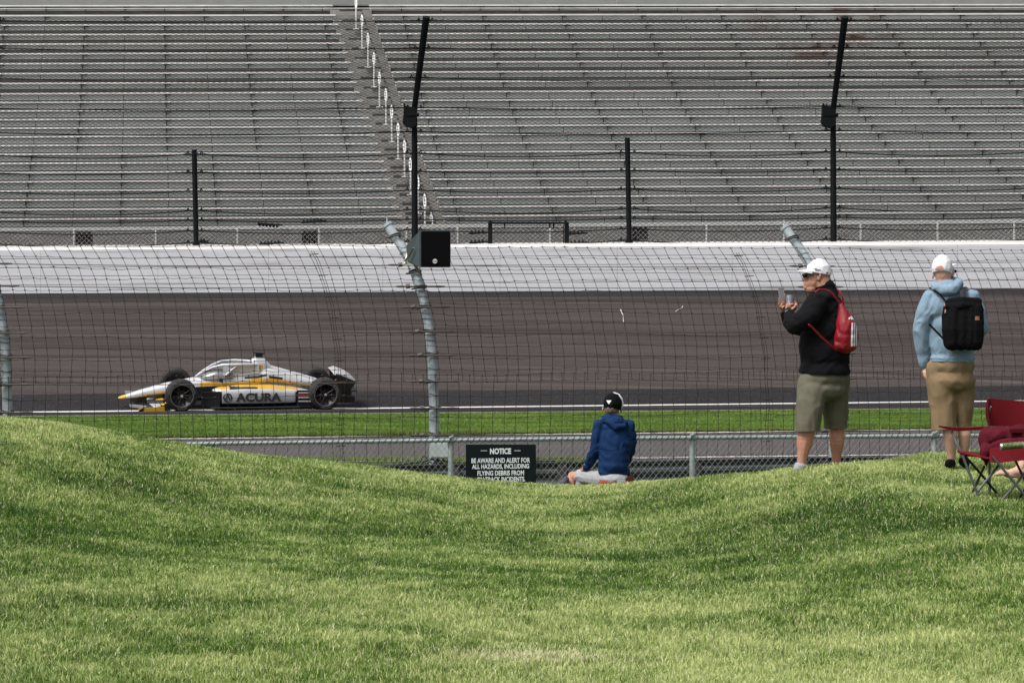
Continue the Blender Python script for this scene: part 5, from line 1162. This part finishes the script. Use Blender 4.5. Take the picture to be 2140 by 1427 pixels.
# folding chair --------------------------------------------------------------
B = Body(18.0)
M['chairred'] = mat('red_canvas', (0.16, 0.005, 0.011), 0.75, 0, 0.12, 40, 0.25, spec=0.25)
M['chairmar'] = mat('maroon_fleece', (0.075, 0.006, 0.014), 0.9, 0, 0.25, 12, 0.25, spec=0.15)
M['tubegrey'] = mat('grey_tube', (0.10, 0.105, 0.11), 0.45, 0.5, 0.2, 12)
M['tubedark'] = mat('dark_tube', (0.03, 0.032, 0.035), 0.45, 0.4, 0.2, 12)
ch = thing('camping_chair', 'red folding camping chair with grey tube legs at the right edge of the lawn', 'chair', Vector((B.p(2110, 1048).x, 18, B.p(0, 1048).z)))
def sheet(name, rows, m_, parent, th=0.012, sag=0):
    """thick cloth sheet through rows of points"""
    mb_ = MB(); g = rows; nr = len(g); nc = len(g[0])
    a = [Vector(p) for r in g for p in r]; nrm = Vector((0, th, 0)); b_ = [p + nrm for p in a]; n = nr * nc
    f = []
    for i in range(nr - 1):
        for j in range(nc - 1):
            q = (i * nc + j, i * nc + j + 1, (i + 1) * nc + j + 1, (i + 1) * nc + j); f.append(q); f.append(tuple(n + k for k in reversed(q)))
    for j in range(nc - 1): f.append((j + 1, j, n + j, n + j + 1)); k = (nr - 1) * nc; f.append((k + j, k + j + 1, n + k + j + 1, n + k + j))
    for i in range(nr - 1): f.append((i * nc, (i + 1) * nc, n + (i + 1) * nc, n + i * nc)); k = nc - 1; f.append(((i + 1) * nc + k, i * nc + k, n + i * nc + k, n + (i + 1) * nc + k))
    mb_.add(a + b_, f); return mb_.build(name, m_, parent, smooth=True)
rows = []
for i in range(9):
    t = i / 8; y = 832 + 58 * t; r_ = []
    for j in range(14):
        s = j / 13; x = (2068 + 1.5 * math.sin(t * 3)) + s * 122
        r_.append(B.p(x, y + 3 * math.sin(s * math.pi) * (1 - t) + s * 4, 0.03 + 0.05 * math.sin(s * math.pi) + 0.02 * t + 0.004 * math.sin(s * 40 + t * 5)))
    rows.append(r_)
sheet('backrest', rows, M['chairred'], ch)
m = MB(); m.tube([B.p(2066, 833, .03), B.p(2063.5, 850, .03), B.p(2064.5, 868, .03), B.p(2069, 890, .03)], [B.r(3), B.r(4.5), B.r(4.8), B.r(4)], 10); m.build('back_sleeve', M['chairmar'], ch, smooth=True)
m = MB(); m.tube([B.p(2190, 836, .1), B.p(2188, 900, .1)], B.r(4.5), 10); m.build('back_sleeve', M['chairmar'], ch, smooth=True)
m = MB(); m.tube([B.p(2071, 849.5, .0), B.p(2071, 849.5, -.012)], B.r(1.4), 10); m.build('rivet', M['silver'], ch)
rows = [[B.p(x, y + dy * 0, d + dd) for x, y, d in ((1962, 891, -.22), (1975, 894, -.2), (1990, 896, -.17), (2010, 897.5, -.12), (2035, 897, -.05), (2064, 896, .02))] for dd, dy in ((-.05, 0), (.04, 0))]
mb_ = MB(); L1 = ((1962, 889.5, 892), (1972, 890.5, 895), (1986, 892, 898.5), (2000, 893.5, 901), (2020, 893.5, 900), (2040, 892, 898), (2068, 891, 896))
mb_.loft([[B.p(x, y0, -.22 + .24 * (x - 1962) / 106 - .05), B.p(x, y0 - 0.5, -.22 + .24 * (x - 1962) / 106 + .05), B.p(x, y1, -.22 + .24 * (x - 1962) / 106 + .05), B.p(x, y1, -.22 + .24 * (x - 1962) / 106 - .05)] for x, y0, y1 in L1]); mb_.build('armrest', M['chairred'], ch, smooth=True)
mb_ = MB(); mb_.loft([[B.p(x, 896, -.3 + .1 * k - .05), B.p(x, 896, -.3 + .1 * k + .05), B.p(x, 904, -.3 + .1 * k + .05), B.p(x, 904, -.3 + .1 * k - .05)] for k, x in enumerate((2110, 2140, 2170, 2192))]); mb_.build('armrest', M['chairred'], ch, smooth=True)
rows = []
for i in range(7):
    t = i / 6; r_ = []
    for j in range(10):
        s = j / 9; a = B.p(2000 + 2 * t, 941 + 1 * t, -.28).lerp(B.p(2062, 946, .18), t); b = B.p(2150, 952, -.34).lerp(B.p(2196, 950, .15), t)
        q = a.lerp(b, s); q.z -= 0.035 * math.sin(math.pi * s); r_.append(q)
    rows.append(r_)
mb_ = MB(); n_ = 7 * 10; aa = [p for r in rows for p in r]; mb_.add(aa + [p - Vector((0, 0, .012)) for p in aa], [(i * 10 + j, i * 10 + j + 1, (i + 1) * 10 + j + 1, (i + 1) * 10 + j) for i in range(6) for j in range(9)] + [(n_ + i * 10 + j, n_ + (i + 1) * 10 + j, n_ + (i + 1) * 10 + j + 1, n_ + i * 10 + j + 1) for i in range(6) for j in range(9)] + [(j, n_ + j, n_ + j + 1, j + 1) for j in range(9)])
mb_.build('seat', M['chairred'], ch, smooth=True)
mb_ = MB(); mb_.loft([[B.p(x, y0, d - .01), B.p(x, y1, d - .015), B.p(x, y1, d), B.p(x, y0, d)] for x, y0, y1, d in ((2068, 938, 966, -.3), (2090, 930, 967, -.32), (2120, 930, 963, -.335), (2150, 934, 961, -.34))]); mb_.build('seat_front', M['chairred'], ch, smooth=True)
pr = B.ch((2001, 940, -.28, 1.5), (2008, 946, -.28, 3.2), (2020, 951, -.26, 2.4), (2044, 954, -.24, 1.4)); organic('seat_corner', pr, 0.004, M['chairred'], ch, 1)
def leg(pts, m_, r=0.0095):
    mb_ = MB(); mb_.tube([B.p(*p) for p in pts], r, 8); return mb_.build('leg', m_, ch, smooth=True)
leg([(1989, 901, -.18), (2000, 928, -.24), (2008, 942, -.27), (2030, 1000, -.3), (2049, 1046, -.33)], M['tubegrey'])
leg([(2017, 953, -.25), (2050, 990, -.1), (2092, 1041, .08)], M['tubedark'])
leg([(2057, 974, .0), (2040, 1012, -.12), (2023, 1048, -.25)], M['tubedark'])
leg([(2089, 970, -.2), (2058, 1008, -.27), (2026, 1048, -.34)], M['tubegrey'])
leg([(2068, 960, .04), (2068, 1050, -.0)], M['tubegrey'])
leg([(2074, 953, -.33), (2108, 994, -.35), (2145, 1038, -.36)], M['tubegrey'])
leg([(2150, 978, -.2), (2120, 1015, -.28), (2088, 1052, -.36)], M['tubegrey'])
leg([(2121, 960, .15), (2145, 1010, .1), (2160, 1040, .1)], M['tubedark'])
leg([(2165, 990, -.1), (2140, 1024, -.05), (2124, 1052, 0)], M['tubedark'])
leg([(2192, 840, .1), (2192, 950, .1), (2190, 1046, .1)], M['tubegrey'])
leg([(2180, 896, -.3), (2160, 960, -.3), (2145, 1000, -.33), (2190, 1044, -.33)], M['tubegrey'])
for x, y, d in ((2049, 1047, -.33), (2024, 1049, -.3), (2092, 1042, .08), (2088, 1053, -.36), (2068, 1051, 0)):
    mb_ = MB(); mb_.tube([B.p(x, y - 4, d), B.p(x, y + 2, d)], 0.014, 8); mb_.build('foot_cap', M['tubedark'], ch)
# maroon jacket thrown over the seat
pr = [B.e(2066, 918, -.12, 21, 18, 28), B.e(2092, 911, -.15, 34, 24, 22), B.e(2130, 912, -.17, 40, 26, 25), B.e(2165, 914, -.17, 26, 24, 23), B.e(2060, 945, -.17, 13, 12, 20)] + B.ch((2057, 950, -.17, 9), (2061, 964, -.18, 5), (2061.5, 974, -.18, 2)) + B.ch((2074, 935, -.2, 8), (2100, 925, -.3, 9), (2150, 924, -.32, 10))
jk = organic('jacket', pr, 0.006, M['chairmar'], None, 16, 0.012, 6, (1, 1, 1.4), seed=51)
tag(jk, 'maroon jacket thrown over the seat of the red camping chair', 'jacket')
M['camo'] = mat('camo_print', (0.02, 0.05, 0.015), 0.35, 0.3, 0, 38, col2=(0.22, 0.24, 0.10), detail=2)
cn = thing('drink_can', 'green patterned drink can lying on its side on the maroon jacket', 'can', B.p(2115, 931, -.46))
m = MB(); m.tube([B.p(2094, 933, -.46), B.p(2136, 929, -.46)], B.r(7.2), 18); m.build('can_body', M['camo'], cn, smooth=True)
for a, b in (((2090.5, 933.4), (2094, 933)), ((2136, 929), (2139.5, 928.6))):
    m = MB(); m.tube([B.p(a[0], a[1], -.46), B.p(b[0], b[1], -.46)], [B.r(6.2), B.r(7.1)] if a[0] < 2100 else [B.r(7.1), B.r(6.2)], 18); m.build('can_end', mat('can_silver', (0.45, 0.46, 0.47), 0.3, 0.7, 0.1, 8), cn, smooth=True)

# barefoot person resting behind the chair -----------------------------------
B = Body(19.2)
pd = thing('person', 'barefoot person in black trousers, one foot showing behind the red camping chair', 'person', Vector((B.p(2330, 1000).x, 19.2, B.p(0, 1000).z)))
pr = B.ch((2104, 990, 0, 7.5), (2118, 987, 0, 10), (2132, 983, 0, 11.5), (2146, 985, 0, 11)) + B.ch((2132, 978, 0, 11), (2142, 964, .0, 11), (2160, 940, 0, 14), (2215, 890, 0, 20), (2330, 975, 0, 27)) + B.ch((2104, 993, -.02, 5), (2142, 993, 0, 6))
for k, (x, y, r_) in enumerate(((2082, 991, 4.0), (2084, 987.5, 2.9), (2087, 985, 2.7), (2090, 983.5, 2.5), (2094, 982.5, 2.3))):
    pr += B.ch((2104, 989 - k * 1.2, -.045 + k * .022, 4.2), (x + 8, y - 1.5, -.05 + k * .022, r_ * 0.9), (x, y, -.05 + k * .022, r_))
pr += B.ch((2330, 975, 0, 28), (2345, 900, .05, 30), (2350, 850, .05, 26), (2350, 815, .05, 14)) + [B.e(2348, 785, .05, 24, 20, 29)] + B.ch((2350, 850, -.15, 12), (2375, 910, -.2, 10), (2380, 975, -.2, 9)) + B.ch((2330, 975, .2, 24), (2230, 985, .22, 16), (2160, 992, .22, 11), (2145, 985, .22, 8))
organic('body', pr, 0.006, M['skin2'], pd, 3)
pr = B.ch((2146, 958, 0, 14), (2165, 936, 0, 17), (2215, 888, 0, 25), (2330, 975, 0, 32)) + B.ch((2330, 975, .2, 30), (2235, 983, .22, 21), (2170, 988, .22, 15))
organic('trousers', pr, 0.008, M['jacket'], pd, 4, 0.008, 7, cuts=[(B.p(2137, 966), Vector((-1, 0, -0.95)).normalized())] )
pr = B.ch((2332, 960, .05, 34), (2345, 900, .05, 36), (2350, 850, .05, 33)) + B.ch((2350, 850, -.16, 16), (2375, 910, -.2, 14), (2380, 962, -.2, 12)); organic('shirt', pr, 0.008, M['grey'], pd, 4, 0.008, 7)
